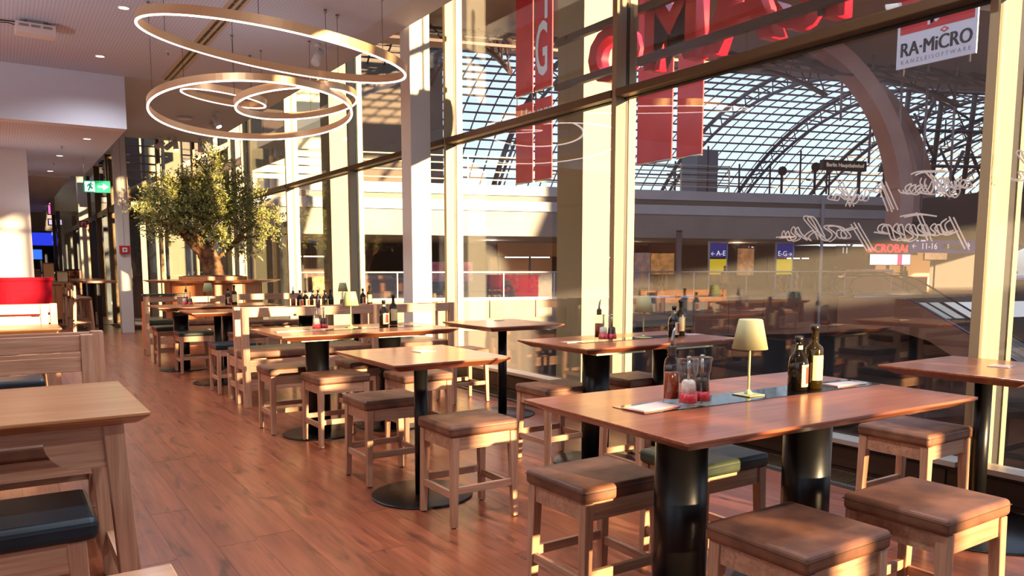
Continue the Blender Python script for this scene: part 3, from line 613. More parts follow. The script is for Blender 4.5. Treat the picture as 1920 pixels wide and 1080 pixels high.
def bottle_proto(tall):
    t = thing('oil_bottle', '', 'bottle')
    A0 = radians(-150); A1 = radians(-15)
    if tall:
        obj('bottle_body', MB().lathe([(0.001, 0), (0.032, 0), (0.034, 0.004), (0.034, 0.20), (0.031, 0.212), (0.014, 0.232), (0.0125, 0.24), (0.0125, 0.30), (0.015, 0.301), (0.015, 0.306)], 28), OG, t)
        obj('front_label', label_patch(0.0345, 0.045, 0.172, radians(-150), radians(-35)), LAB, t)
        obj('label_print', label_patch(0.0348, 0.055, 0.162, radians(-105), radians(-38)), YL, t)
        obj('cap', MB().lathe([(0.001, 0.296), (0.0165, 0.296), (0.0165, 0.326), (0.001, 0.328)], 20), CAPM, t)
    else:
        obj('bottle_body', MB().lathe([(0.001, 0), (0.036, 0), (0.038, 0.004), (0.038, 0.135), (0.033, 0.165), (0.022, 0.185), (0.014, 0.20), (0.0135, 0.25), (0.001, 0.25)], 28), BG, t)
        obj('front_label', label_patch(0.0385, 0.02, 0.132, radians(-122), radians(-20)), LAB, t)
        obj('label_emblem', label_patch(0.0388, 0.035, 0.12, radians(-95), radians(-40)), RBR, t)
        obj('neck_label', label_patch(0.0145, 0.205, 0.225, A0, A1), LAB, t)
        obj('cap', MB().lathe([(0.001, 0.246), (0.016, 0.246), (0.016, 0.272), (0.001, 0.273)], 20), CAPM, t)
    for ch in t.children:
        for v_ in ch.data.vertices: v_.co.x *= 1.28; v_.co.y *= 1.28
    return t
BT, BS = bottle_proto(True), bottle_proto(False)
GB = 'pairs of dark oil and vinegar bottles'
bl = [(BS, 3.382, 2.463, 'short dark bottle with an oval red emblem on the biggest table'), (BT, 3.494, 2.452, 'tall olive glass bottle with a long yellow label on the biggest table'),
 (BS, 5.075, 5.018, 'short dark bottle with a red emblem beside the lamp on the window-side long table'), (BT, 5.20, 5.06, 'tall olive glass bottle with pale label on the window-side long table'),
 (BS, 3.44, 7.70, 'short dark bottle on the long middle table, just above the central square table'), (BT, 3.59, 7.78, 'tall bottle on the long middle table, right one of the pair'),
 (BS, 3.245, 13.65, 'short bottle of the sunlit pair on the far long table'), (BT, 3.34, 13.62, 'tall bottle of the sunlit pair on the far long table'),
 (BS, 5.12, 12.3, 'short bottle behind the right high bench, next to the half hidden lamp'), (BT, 5.22, 12.25, 'tall bottle behind the right high bench, next to its short partner')]
for b, x, y, lb in bl: place(b, (x*KT, y*KT, TH+(0.0035 if y < 8 and x < 6 else 0)), 0, lb, GB)
for i in range(6):
    place(BS, (3.86+0.10*i, 11.75+0.03*(i % 2), TH), 0.3*i, ['first', 'second', 'third', 'fourth', 'fifth', 'last'][i]+' dark bottle of the tight row, counted from the amber dispenser', 'tight row of dark sauce bottles')
# dispensers and mills
AMB = mat('amber_vinegar', rgb(130, 52, 12), 0.15); 
disp = thing('vinegar_dispenser', '', 'dispenser')
obj('glass_body', MB().lathe([(0.001, 0), (0.026, 0), (0.026, 0.125), (0.022, 0.145), (0.012, 0.158), (0.012, 0.165)], 24), GLASS, disp)
obj('vinegar', MB().lathe([(0.001, 0.018), (0.0245, 0.018), (0.0245, 0.103), (0.001, 0.104)], 24), AMB, disp)
obj('stopper', MB().lathe([(0.001, 0.156), (0.015, 0.156), (0.0165, 0.162), (0.0135, 0.168), (0.0165, 0.174), (0.0135, 0.18), (0.0165, 0.186), (0.011, 0.192), (0.001, 0.193)], 18), mat('stopper_rubber', rgb(70, 50, 40), 0.4), disp)
obj('pourer', MB().path([(0, 0, 0.19), (0, 0, 0.21), (0.004, 0, 0.235), (0.01, 0, 0.25)], [0.007, 0.006, 0.0055, 0.003], 8), STEEL, disp)
def grow(t, k):
    for ch in t.children:
        for v_ in ch.data.vertices: v_.co *= k
grow(disp, 1.38)
RED = mat('mill_red', rgb(214, 40, 56), 0.35)
def mill(fill, nm):
    t = thing('seasoning_mill', '', 'mill')
    obj('clear_body', MB().lathe([(0.001, 0), (0.031, 0), (0.0315, 0.01), (0.027, 0.05), (0.024, 0.09), (0.0245, 0.10), (0.027, 0.105), (0.029, 0.13), (0.033, 0.148), (0.030, 0.150), (0.001, 0.150)], 12), GLASS, t)
    obj('red_band', MB().lathe([(0.001, 0.012), (0.0285, 0.012), (0.0265, 0.042), (0.001, 0.042)], 24), RED, t)
    obj(nm, MB().lathe([(0.001, 0.0425), (0.023, 0.0425), (0.021, 0.075), (0.016, 0.083), (0.001, 0.084)], 20), fill, t)
    obj('grinder_shaft', MB().tube((0, 0, 0.085), (0, 0, 0.148), 0.005, n=10), STEEL, t)
    obj('knob', MB().lathe([(0.001, 0.15), (0.008, 0.15), (0.007, 0.157), (0.001, 0.158)], 12), STEEL, t)
    grow(t, 1.42)
    return t
MS = mill(mottled('salt_grains', rgb(214, 196, 184), rgb(240, 228, 216), 80, 0.8, 0.2), 'salt'); MP = mill(mottled('pepper_corns', rgb(24, 16, 14), rgb(96, 70, 56), 140, 0.7, 0.3), 'pepper')
ml = [(2.564, 2.436, 2.66, 2.445, 2.552, 2.53, 'the biggest table'), (4.275, 5.05, 4.35, 5.03, 4.30, 5.14, 'the window-side long table'), (2.625, 7.50, 2.71, 7.53, 2.68, 7.60, 'the long middle table'), (2.556, 13.70, 2.637, 13.65, 2.60, 13.78, 'the far sunlit long table')]
for a, b, c_, d, e_, g_, nm in ml:
    zz = TH+(0.0035 if b < 8 else 0)
    place(MS, (a*KT, b*KT, zz), 0, 'clear salt mill with white salt and a red band on '+nm, 'clear mills with a red band')
    place(MP, (c_*KT, d*KT, zz), 0, 'clear pepper mill with dark pepper and a red band on '+nm, 'clear mills with a red band')
    place(disp, (e_*KT, g_*KT, zz), -0.4, 'glass vinegar dispenser with a metal pourer on '+nm, 'glass vinegar dispensers')
place(disp, (3.74, 11.7, TH), 0, 'amber vinegar dispenser at the start of the tight bottle row', 'glass vinegar dispensers')
place(MP, (4.52, 11.7, TH), 0, 'clear pepper mill at the end of the tight bottle row', 'clear mills with a red band')
# menu cards
def card(x, y, rz, lb, w=0.21, d=0.1, m=None, z=TH):
    t = thing('menu_card', lb, 'card', (x*KT, y*KT, z+0.0005), rz, 'cards lying on the tables')
    obj('sleeve', MB().box(-w/2, w/2, -d/2, d/2, 0, 0.004), m or mat('card_sleeve', rgb(206, 170, 160), 0.12, spec=0.8), t)
    obj('printed_sheet', MB().box(-w/2+0.012, w/2-0.03, -d/2+0.01, d/2-0.01, 0.004, 0.0055), mat('card_print', rgb(214, 196, 190), 0.3), t)
    return t
card(2.40, 2.50, 0.1, 'card sleeve coloured with a pink reflection, beside the vinegar dispenser on the biggest table', 0.24, 0.13, mat('card_pink_reflection', rgb(224, 150, 136), 0.06, spec=1.0), TH+0.0035)  # reflection of the red banner put into the sleeve colour
card(3.75, 2.44, -0.1, 'white printed card at the right end of the strip on the biggest table', 0.22, 0.1, None, TH+0.0035)
card(4.02, 5.14, 0, 'pale card at the left end of the window-side long table', 0.2, 0.1)
card(5.4, 5.1, 0, 'dark-edged card at the right end of the window-side long table', 0.2, 0.1)
card(2.38, 7.55, 0, 'long pale card with print at the left end of the long middle table', 0.3, 0.1)
card(3.78, 7.75, 0, 'pale card behind the tall bottle on the long middle table', 0.24, 0.1)
card(2.63, 5.18, 0.2, 'small pale square card on the central square table', 0.14, 0.12, mat('card_green', rgb(196, 196, 160), 0.4))
card(4.96, 7.75, 0.2, 'small card on the square table standing against the window', 0.14, 0.08)
card(5.30, 2.36, 0.2, 'open printed card on the corner table at the right picture edge', 0.16, 0.12)

# ---------------------------------------------------------------- tree and round counter
tcx, tcy = 3.98, 18.0
ct = thing('tree_counter', 'round wooden counter built around the olive tree', 'counter', (tcx, tcy, 0))
WP = wood('counter_panel', rgb(196, 122, 74), rgb(216, 146, 96), 2, 0.45, 0.5)
def ngon(r, z0, z1, n=8, r1=None):
    return MB().lathe([(0.001, z0), (r, z0), (r1 or r, z1), (0.001, z1)], n)
o = obj('counter_top', ngon(1.30, 1.335, 1.385, 16, 1.45), TOP, ct); [setattr(p, 'use_smooth', False) for p in o.data.polygons]
o = obj('body', ngon(1.02, 0.0, 1.335, 8), WP, ct, rot=(0, 0, 0.39)); [setattr(p, 'use_smooth', False) for p in o.data.polygons]
o = obj('planter_rim', ngon(0.72, 1.385, 1.46, 8), WP, ct, rot=(0, 0, 0.39)); [setattr(p, 'use_smooth', False) for p in o.data.polygons]
o = obj('soil', MB().lathe([(0.001, 1.46), (0.66, 1.46), (0.6, 1.475), (0.001, 1.5)], 20), mottled('soil', rgb(60, 42, 28), rgb(110, 84, 60), 30, 0.95, 0.6), ct)
for i in range(8):
    a = i*pi/4+0.39; obj('panel_joint', MB().box(1.015, 1.026, -0.006, 0.006, 0.02, 1.33), GASK, ct, rot=(0, 0, a))
tr = thing('olive_tree', 'old olive tree with a gnarled trunk and dense small leaves growing from the round counter', 'tree', (tcx-0.04, tcy, 1.47))
BARK = mottled('olive_bark', rgb(84, 56, 36), rgb(150, 108, 76), 9, 0.9, 1.0, 8)
def gnarl(pts, rr, tw=5):
    out = []
    for k in range(len(pts)-1):
        for j in range(tw):
            f = j/tw; p = Vector(pts[k]).lerp(Vector(pts[k+1]), f); out.append((p+Vector((random.uniform(-1, 1), random.uniform(-1, 1), 0))*0.012, rr[k]*(1-f)+rr[k+1]*f))
    out.append((Vector(pts[-1]), rr[-1])); return [p for p, _ in out], [r*random.uniform(0.92, 1.1) for _, r in out]
tm = MB()
for off, sc in (((0, 0, 0), 1.0), ((0.1, 0.05, 0), 0.75), ((-0.09, 0.04, 0), 0.7), ((0.02, -0.1, 0), 0.65)):
    P, Rr = gnarl([(0.06+off[0], off[1], 0), (0.03+off[0], off[1], 0.25), (-0.08+off[0]*1.2, off[1], 0.5), (-0.28+off[0]*1.5, off[1], 0.75), (-0.40+off[0]*2.2, off[1]*2, 0.95)], [0.2*sc, 0.16*sc, 0.14*sc, 0.11*sc, 0.07*sc]); tm.path(P, Rr, 12)
obj('trunk', tm, BARK, tr)
br = [[(-0.3, 0, 0.75), (-0.5, 0.1, 1.0), (-0.75, 0.1, 1.3), (-0.95, 0.1, 1.6)], [(-0.2, 0, 0.65), (-0.15, -0.1, 1.1), (-0.1, -0.1, 1.6), (0.1, 0, 2.2), (0.12, 0, 2.5)], [(-0.1, 0, 0.5), (0.2, 0.1, 0.9), (0.45, 0.1, 1.4), (0.6, 0, 1.9)],
      [(0.05, 0, 0.3), (0.4, 0, 0.6), (0.7, -0.1, 0.85), (1.1, -0.1, 0.9)], [(-0.3, 0, 0.8), (-0.6, -0.2, 0.95), (-1.0, -0.2, 1.2)], [(0.4, 0, 0.6), (0.75, 0, 1.0), (1.2, 0, 1.35)], [(-0.2, 0, 0.7), (0.1, 0.3, 1.2), (0.2, 0.4, 1.7)]]
for b in br:
    P, Rr = gnarl(b, [0.06, 0.045, 0.03, 0.02, 0.012][:len(b)], 4); obj('branch', MB().path(P, Rr, 7), BARK, tr)
LEAF = mottled('olive_leaf', rgb(92, 100, 44), rgb(176, 172, 104), 9, 0.5, 0, 2)
blobs = [(-0.75, 0, 1.35, 0.5, 0.45, 0.38), (-0.25, 0, 1.5, 0.6, 0.55, 0.5), (0.3, 0, 1.45, 0.55, 0.5, 0.45), (0.05, 0, 2.15, 0.4, 0.4, 0.33), (0.55, 0, 1.95, 0.35, 0.3, 0.3), (-0.15, -0.1, 1.0, 0.42, 0.4, 0.25), (0.15, -0.05, 2.55, 0.2, 0.2, 0.22), (0.7, 0, 1.25, 0.35, 0.3, 0.3), (-1.05, 0, 1.5, 0.25, 0.25, 0.22), (-0.85, 0, 1.0, 0.25, 0.25, 0.2), (-0.65, 0.1, 1.85, 0.35, 0.3, 0.2), (1.1, -0.1, 0.9, 0.3, 0.2, 0.12), (1.25, 0, 1.35, 0.28, 0.2, 0.1), (0.2, -0.3, 0.75, 0.2, 0.2, 0.12), (0.75, -0.1, 0.62, 0.22, 0.2, 0.14), (0.9, 0, 1.65, 0.2, 0.2, 0.22), (-0.3, 0.2, 1.95, 0.35, 0.3, 0.25)]
wts = [b[3]*b[4]*b[5] for b in blobs]; wts = [w_+0.006 for w_ in wts]
lm_ = MB()
for _ in range(2600):
    b = random.choices(blobs, wts)[0]
    v = Vector((random.gauss(0, 1), random.gauss(0, 1), random.gauss(0, 1))).normalized()*(random.random()**0.5)
    p = Vector((b[0]*1.1+v.x*b[3]*1.12, b[1]+v.y*b[4], b[2]+v.z*b[5]))
    d = (v+Vector((random.uniform(-.6, .6), random.uniform(-.6, .6), random.uniform(-.3, .8)))).normalized()
    for j in range(9):
        q = p+d*0.03*j; l = (d*0.5+Vector((random.uniform(-1, 1), random.uniform(-1, 1), random.uniform(-1, 1)))).normalized(); ln = random.uniform(0.06, 0.10)
        s_ = l.cross(Vector((random.uniform(-1, 1), random.uniform(-1, 1), random.uniform(-1, 1)))).normalized()*ln*0.17
        lm_.add([q, q+l*ln*0.5+s_, q+l*ln, q+l*ln*0.5-s_], [(0, 1, 2, 3)])
obj('foliage', lm_, LEAF, tr, kind='stuff')

# ---------------------------------------------------------------- far left: cabinet, counter, tall tables, vestibule
rc = thing('red_cabinet', 'red panelled cabinet in front of the sunlit white wall pillar', 'cabinet', (-0.2, 18.9, 0))
RD = mottled('red_lacquer', rgb(150, 2, 28), rgb(160, 4, 32), 4, 0.75, spec=0.15)
obj('body', MB().box(-1.6, 1.12, -0.25, 0.25, 0.06, 1.38), RD, rc); obj('top_board', MB().box(-1.63, 1.16, -0.28, 0.26, 1.38, 1.45), RD, rc, bevel=0.01)
for i in range(3):
    xx = -1.5+0.9*i
    d_ = obj('door_panel', MB().box(xx, xx+0.78, -0.262, -0.2501, 0.12, 1.18), RD, rc, bevel=0.004); obj('inner_panel', MB().box(xx+0.09, xx+0.69, -0.272, -0.2625, 0.22, 1.08), RD, d_, bevel=0.004)
obj('plinth', MB().box(-1.55, 1.08, -0.22, 0.24, 0, 0.06), GASK, rc)
co = thing('service_counter', 'wooden service counter with goods on it, at the end of the corridor', 'counter', (1.35, 27.6, 0))
obj('body', MB().box(-0.6, 0.5, -0.6, 3.0, 0.1, 1.15), WP, co); obj('worktop', MB().box(-0.65, 0.55, -0.65, 3.05, 1.15, 1.22), TOPL, co); obj('kick_board', MB().box(-0.55, 0.45, -0.55, 2.9, 0, 0.1), GASK, co)
for i in range(4): obj('panel_joint', MB().box(-0.5+0.28*i, -0.49+0.28*i, -0.606, -0.6, 0.12, 1.14), GASK, co)
for i, (dx, h_, cc, lb) in enumerate([(-0.4, 0.35, rgb(90, 60, 40), 'brown box on the service counter, at its dark end'), (-0.05, 0.55, rgb(206, 150, 96), 'tall light wooden container on the service counter'), (0.3, 0.3, rgb(220, 190, 150), 'low pale box on the service counter, close to its right end')]):
    t = thing('counter_container', lb, 'container', (1.35+dx, 27.5, 1.22)); obj('body', MB().box(-0.14, 0.14, -0.15, 0.15, 0, h_), mat('container_%d' % i, cc, 0.6), t, bevel=0.02); obj('lid', MB().box(-0.15, 0.15, -0.16, 0.16, h_, h_+0.03), mat('container_lid', rgb(120, 80, 50), 0.5), t)
for i, (xx, yy, zz, w_, h_, c_, lb) in enumerate([(1.35, 40, 2.9, 1.7, 0.55, rgb(40, 60, 220), 'wide blue glowing menu screen at the far end'), (1.0, 38, 2.2, 1.2, 0.4, rgb(60, 120, 255), 'low light blue glowing screen at the far end'), (2.1, 37, 4.0, 0.45, 0.35, rgb(240, 120, 200), 'small pink glowing screen above the glass vestibule'), (2.1, 37, 3.5, 0.45, 0.2, rgb(230, 200, 255), 'small white glowing screen below the pink one')]):
    t = thing('glowing_screen', lb, 'screen', (xx, yy, zz)); obj('screen_face', MB().box(-w_/2, w_/2, -0.02, 0, -h_/2, h_/2), emis('screen_%d' % i, c_, 0.8), t); obj('housing', MB().box(-w_/2-0.04, w_/2+0.04, 0, 0.1, -h_/2-0.04, h_/2+0.04), GASK, t)
# glass vestibule
ve = struct('door_1'); FB = mat('vestibule_frame', rgb(70, 62, 56), 0.4, 0.5)
for xx in (1.96, 2.95):
    for yy in (33.0, 35.5): obj('post', MB().box(xx-0.06, xx+0.06, yy-0.06, yy+0.06, 0, 3.7), FB, ve)
obj('canopy', MB().box(1.88, 2.95, 32.9, 35.6, 3.7, 4.6), mat('canopy_metal', rgb(190, 180, 150), 0.5, 0.3), ve)
for yy in (33.0, 35.5): obj('pane', MB().box(2.02, 2.95, yy-0.01, yy+0.01, 0.15, 3.7), PANE, ve)
obj('pane', MB().box(1.955, 1.965, 33.06, 35.44, 0.15, 3.7), PANE, ve); obj('bottom_rail', MB().box(1.9, 2.95, 32.95, 33.05, 0, 0.15), FB, ve); obj('bottom_rail', MB().box(1.9, 2.0, 33.05, 35.5, 0, 0.15), FB, ve)
ps = thing('poster_stand', 'dark poster stand with a food picture inside the glass vestibule', 'poster', (2.35, 32.0, 0))
obj('board', MB().box(-0.33, 0.33, -0.03, 0.03, 0.15, 1.6), GASK, ps); obj('poster', MB().box(-0.3, 0.3, -0.04, -0.031, 0.7, 1.55), mottled('food_print', rgb(60, 30, 20), rgb(210, 120, 70), 12, 0.4), ps)
obj('poster', MB().box(-0.3, 0.3, -0.04, -0.031, 0.2, 0.66), mottled('second_print', rgb(120, 130, 120), rgb(230, 90, 90), 9, 0.4), ps)
for s in (-1, 1): obj('foot', MB().box(s*0.3-0.03, s*0.3+0.03, -0.2, 0.2, 0, 0.15), GASK, ps)
# tall bar tables and tall stools by the corridor glass
for i, (xx, yy) in enumerate([(2.1, 23.4), (2.15, 26.3)]):
    t = thing('tall_bar_table', ['tall narrow bar table just behind the grey column', 'tall narrow bar table farther along the corridor glass'][i], 'table', (xx, yy, 0), 0, 'tall bar tables by the corridor glass')
    obj('tabletop', MB().box(-0.3, 0.45, -1.2, 1.2, 1.26, 1.32), TOP, t, bevel=0.005)
    for q in (-0.9, 0.9): obj('leg', MB().box(0.0, 0.1, q-0.05, q+0.05, 0, 1.26), BLACK, t)
ts = thing('tall_bar_stool', '', 'stool')
for sx_ in (-1, 1):
    for sy_ in (-1, 1): obj('leg', MB().frus((sx_*0.21-0.022, sx_*0.21+0.022, sy_*0.21-0.022, sy_*0.21+0.022, 0), (sx_*0.17-0.022, sx_*0.17+0.022, sy_*0.17-0.022, sy_*0.17+0.022, 0.84)), OAK(2), ts)
obj('seat', MB().box(-0.2, 0.2, -0.2, 0.2, 0.84, 0.9), BRN, ts, bevel=0.015)
for s in (-1, 1):
    obj('footrest', MB().box(-0.19, 0.19, s*0.195-0.012, s*0.195+0.012, 0.3, 0.34), OAK(0), ts); obj('footrest', MB().box(s*0.195-0.012, s*0.195+0.012, -0.19, 0.19, 0.26, 0.3), OAK(1), ts)
obj('back_post', MB().box(-0.2, -0.16, 0.15, 0.19, 0.9, 1.2), OAK(2), ts); obj('back_post', MB().box(0.16, 0.2, 0.15, 0.19, 0.9, 1.2), OAK(2), ts); obj('back_rail', MB().box(-0.2, 0.2, 0.155, 0.185, 1.08, 1.2), OAK(0), ts)
TL = ['tall wooden stool right behind the grey column foot', 'tall stool second behind the grey column', 'tall stool third behind the grey column', 'tall stool fourth behind the grey column', 'tall stool at the far bar table, near end', 'tall stool at the far bar table, middle', 'tall stool at the far bar table, farthest of all']
for i, yy in enumerate((22.3, 23.1, 23.9, 24.7, 25.8, 26.6, 27.4)): place(ts, (1.75+0.06*(i % 2), yy, 0), pi/2+0.1*(i % 3), TL[i], 'tall wooden bar stools')
hb = bench(2.25, 3.0, 15.9, 'tall bench with a dark green cushion on top, beside the grey column, shadow-striped', 1.12, seat=GRN)
obj('top_pad', MB().box(-0.4, 0.4, -0.06, 0.1, 1.12, 1.16), GRN, hb, bevel=0.01)
obj('side_panel', MB().box(-0.36, -0.33, 0.05, 0.4, 0.1, 1.0), WP, hb)
bench(2.75, 3.6, 15.4, 'low oak bench between the far long table and the tree counter', 1.12)
HAND = [[(2.85,2.27),(2.881,2.263),(2.858,2.225),(2.909,2.218),(2.942,2.248),(2.928,2.277),(2.902,2.265),(2.951,2.217),(3.001,2.25),(3.038,2.307)],[(2.954,2.27),(2.942,2.197),(2.972,2.158),(3.012,2.188),(3.019,2.228),(3.043,2.307),(3.055,2.201),(3.088,2.263),(3.164,2.348)],[(3.277,2.345),(3.206,2.36),(3.024,2.344)],[(3.131,2.325),(3.013,2.161)],[(3.193,2.312),(3.201,2.273),(3.156,2.205),(3.111,2.284),(3.114,2.196),(3.218,2.21),(3.23,2.245),(3.185,2.261),(3.238,2.206),(3.292,2.209),(3.314,2.253),(3.268,2.274),(3.301,2.216),(3.343,2.215),(3.368,2.243)],[(3.51,2.321),(3.396,2.094)],[(3.548,2.314),(3.442,2.082)],[(3.511,2.29),(3.576,2.241),(3.632,2.264),(3.648,2.191),(3.688,2.189),(3.702,2.232),(3.752,2.17),(3.79,2.196),(3.741,2.289),(3.805,2.143)],[(3.89,2.367),(3.767,2.146)],[(3.899,2.313),(3.828,2.242),(3.808,2.197),(3.884,2.246),(3.912,2.205),(3.97,2.22),(3.934,2.261)],[(3.344,2.037),(3.219,2.05),(3.096,2.03)],[(3.219,2.06),(3.121,1.849)],[(2.976,2.017),(2.852,1.781)],[(2.991,2.003),(3.033,1.966),(3.0,1.906),(2.938,1.918),(3.029,1.892),(3.072,1.968),(3.106,1.94),(3.066,1.899),(3.128,1.896),(3.173,1.972),(3.202,1.944),(3.149,1.897),(3.221,1.899),(3.267,1.977),(3.296,1.938),(3.23,1.884),(3.313,1.856),(3.357,1.981),(3.393,1.941),(3.325,1.888),(3.399,1.864),(3.449,1.975),(3.505,1.977),(3.514,1.936),(3.446,1.912),(3.548,1.927)],[(3.572,1.784),(3.724,2.011)],[(3.599,1.782),(3.75,1.999)],[(3.724,1.976),(3.796,1.958),(3.869,1.95),(3.854,1.894),(3.781,1.903),(3.845,1.971),(3.921,1.996),(3.996,1.988),(3.917,1.929),(3.94,1.886),(4.004,1.886),(4.182,2.053),(4.173,2.085),(4.116,2.061),(4.018,1.911)],[(4.043,1.883),(4.098,1.959),(4.176,1.916),(4.148,1.881),(4.245,1.941),(4.288,2.001),(4.314,1.956),(4.257,1.907),(4.339,1.886),(4.385,1.97),(4.404,1.924),(4.312,1.921),(4.468,1.916)],[(2.5,2.354),(2.53,2.425),(2.555,2.414),(2.499,2.336)],[(2.496,2.281),(2.538,2.29),(2.519,2.247),(2.56,2.237),(2.583,2.253)]]
# ---------------------------------------------------------------- lettering fixed outside the glass
LR = mat('letter_red', rgb(226, 20, 44), 0.35)
lt = thing('sign_letters', 'row of big red block letters on dark bars outside the upper glass', 'sign', (6.2, 6.0, 3.9))
for ch, y, z, sz, sx_ in (('O', 7.27, 4.13, 0.86, 1.15), ('M', 6.28, 4.22, 1.2, 0.95), ('A', 5.36, 4.20, 1.2, 1.05), ('S', 4.70, 4.2, 1.15, 0.8), ('I', 4.32, 4.2, 1.15, 1.0), ('I', 3.72, 4.2, 1.15, 1.0), ('N', 3.0, 4.2, 1.15, 1.0)):
    text('block_letter', ch, sz, LR, lt, (0.08, y-6.0, z-3.9), (pi/2, 0, -pi/2), ext=0.10, sx=sx_, bold=0.022)
BAR = mat('sign_bar', rgb(58, 40, 26), 0.5, 0.3)
for z in (3.93, 4.48, 5.2): obj('rail', MB().box(-0.13, -0.06, -5.2, 2.2, z-3.9-0.035, z-3.9+0.045), BAR, lt)
for y in (-3.5, -1.6, 0.95): obj('upright', MB().box(-0.055, -0.02, y-0.025, y+0.025, -0.05, 2.0), BAR, lt)

def xbanner(x, y0, y1, z0, z1, label_, name='hanging_banner', m=None, cat='banner', group='red hanging banners in the atrium'):
    t = thing(name, label_, cat, (x, (y0+y1)/2, z0), 0, group); w = (y1-y0)/2
    obj('cloth', MB().box(-0.02, 0.02, -w, w, 0, z1-z0), m, t); obj('bottom_batten', MB().tube((0, -w, 0), (0, w, 0), 0.03, n=8), STEEL, t)
    for s in (-0.9, 0.9): obj('wire', MB().tube((0, s*w, z1-z0), (0, s*w, z1-z0+0.35), 0.015, n=6), GASK, t)
    return t
BRED = mottled('banner_red', rgb(196, 34, 44), rgb(212, 46, 52), 1.5, 0.6); RX = (pi/2, 0, -pi/2)
bw = emis('banner_white', (0.75, 0.72, 0.72, 1), 0.0)
# x=16 plane, heights 4.67..7.5 and 7.75..12.5
cols_ = [(22.85, 23.9), (21.71, 22.7), (17.62, 18.8), (16.05, 17.46), (14.92, 15.85)]
nm = ['far left narrow', 'second', 'third', 'fourth', 'fifth']
for i, (a, b) in enumerate(cols_):
    xbanner(16.0, a, b, 4.68, 7.45, 'lower red banner, %s' % ['leftmost strip, seen beside the shaded outer column', 'strip ending at the shaded outer column, with white lettering', 'strip cut by the central window mullion', 'broad middle strip right of the central mullion', 'right strip next to the lattice roof'][i], m=BRED)
    t = xbanner(16.0, a, b, 7.75, 11.2, 'upper red banner, %s' % ['leftmost strip beside the shaded outer column', 'strip with the big white letter G', 'strip behind the red block letter O', 'broad strip right of the central mullion with white letter parts', 'right strip behind the block letters M and A'][i], m=BRED)
    if i == 1: text('lettering', 'G', 2.5, bw, t, (-0.03, 0.1, 1.25), RX, bold=0.03, sx=0.42); text('lettering', 'i', 1.3, bw, t, (-0.03, -0.15, 2.7), RX, bold=0.02)
    if i == 3: text('lettering', 'E', 1.6, bw, t, (-0.03, -0.1, 2.2), RX, bold=0.02)
    if i == 2: text('lettering', 'O', 2.1, bw, t, (-0.03, -0.05, 0.95), RX, bold=0.03, sx=0.5)
for i, (y, body) in enumerate(((23.2, 'Un'), (22.2, 'verg'))):
    t = thing('banner_lettering', ['white letters Un on the leftmost lower red banner', 'white letters verg on the lower red banner beside the outer column'][i], 'lettering', (15.965, y, 7.0)); text('lettering', body, 0.62, bw, t, (0, 0, 0), RX, bold=0.01)
# white advertising banner with the red field
rb = thing('advertising_banner', 'white banner with a red top field and black lettering RA-MICRO, hung outside the near window', 'banner', (12.0, 6.563, 4.74))
obj('cloth', MB().box(-0.015, 0.015, -0.60, 0.60, 0, 1.15), mat('banner_cloth', rgb(224, 222, 232), 0.7), rb)
obj('red_field', MB().box(-0.02, -0.0155, -0.555, 0.555, 0.51, 1.1), BRED, rb)
tk = mat('print_black', rgb(26, 24, 30), 0.6); tg = mat('print_grey', rgb(150, 150, 160), 0.6); tr_ = mat('print_red', rgb(200, 40, 50), 0.6)
[text('lettering', 'RA·MiCRO', 0.30, tk, rb, (-0.017-0.0004*k_, 0.008*(k_-1), 0.265), RX, sx=0.78) for k_ in range(3)]
text('lettering', 'KANZLEISOFTWARE', 0.085, tg, rb, (-0.017, 0.0, 0.09), RX, space=1.55, sx=0.95)
obj('emblem', MB().prism([(-0.2, 0.445), (-0.13, 0.49), (-0.06, 0.45), (-0.13, 0.405)], -0.0195, -0.0175, 'yz'), tr_, rb)
obj('emblem_centre', MB().prism([(-0.165, 0.446), (-0.13, 0.468), (-0.095, 0.449), (-0.13, 0.427)], -0.0205, -0.0197, 'yz'), MATS['banner_cloth'], rb)
obj('white_mark', MB().prism([(0.13, 0.57), (0.09, 0.57), (0.09, 0.72), (0.0, 0.65), (-0.2, 0.82), (-0.27, 0.82), (0.0, 0.585), (0.06, 0.63), (0.09, 0.80), (0.13, 0.80)], -0.0225, -0.0202, 'yz'), MATS['banner_cloth'], rb)
for y in (-0.5, 0.5): obj('hanging_pole', MB().tube((0.03, y, -0.1), (0.03, y, 6), 0.015, n=6), STEEL, rb)

# handwriting on the glass
hw = thing('glass_lettering', 'white handwritten mirrored lettering on the large near window', 'lettering', (5.75, 2.9, 2.2))
HWM = mat('glass_ink', rgb(246, 232, 226), 0.6)
for st in HAND:
    p = [Vector((5.75, a, b)) for a, b in st]
    q = []
    for k in range(len(p)-1):     # Catmull-Rom
        a_, b_, c_, d_ = p[max(k-1, 0)], p[k], p[k+1], p[min(k+2, len(p)-1)]
        for j in range(5):
            t_ = j/5; q.append(0.5*((2*b_)+(c_-a_)*t_+(2*a_-5*b_+4*c_-d_)*t_*t_+(3*b_-a_-3*c_+d_)*t_**3))
    q.append(p[-1]); q = [v-Vector((5.75, 2.9, 2.2)) for v in q]
    vs = []
    for k, v in enumerate(q):
        d_ = (q[min(k+1, len(q)-1)]-q[max(k-1, 0)]); d_ = d_.normalized() if d_.length > 1e-6 else Vector((0, 1, 0)); n_ = Vector((0, -d_.z, d_.y))
        wd = 0.0055; vs += [v+n_*wd, v-n_*wd]
    m_ = MB(); m_.add(vs, [(2*k, 2*k+1, 2*k+3, 2*k+2) for k in range(len(q)-1)]); o = obj('stroke', m_, HWM, hw)
    stroke_refl = obj('stroke', o.data, None, hw, (0.045, -0.008, -0.004))  # second copy drawn as the reflection in the double glazing

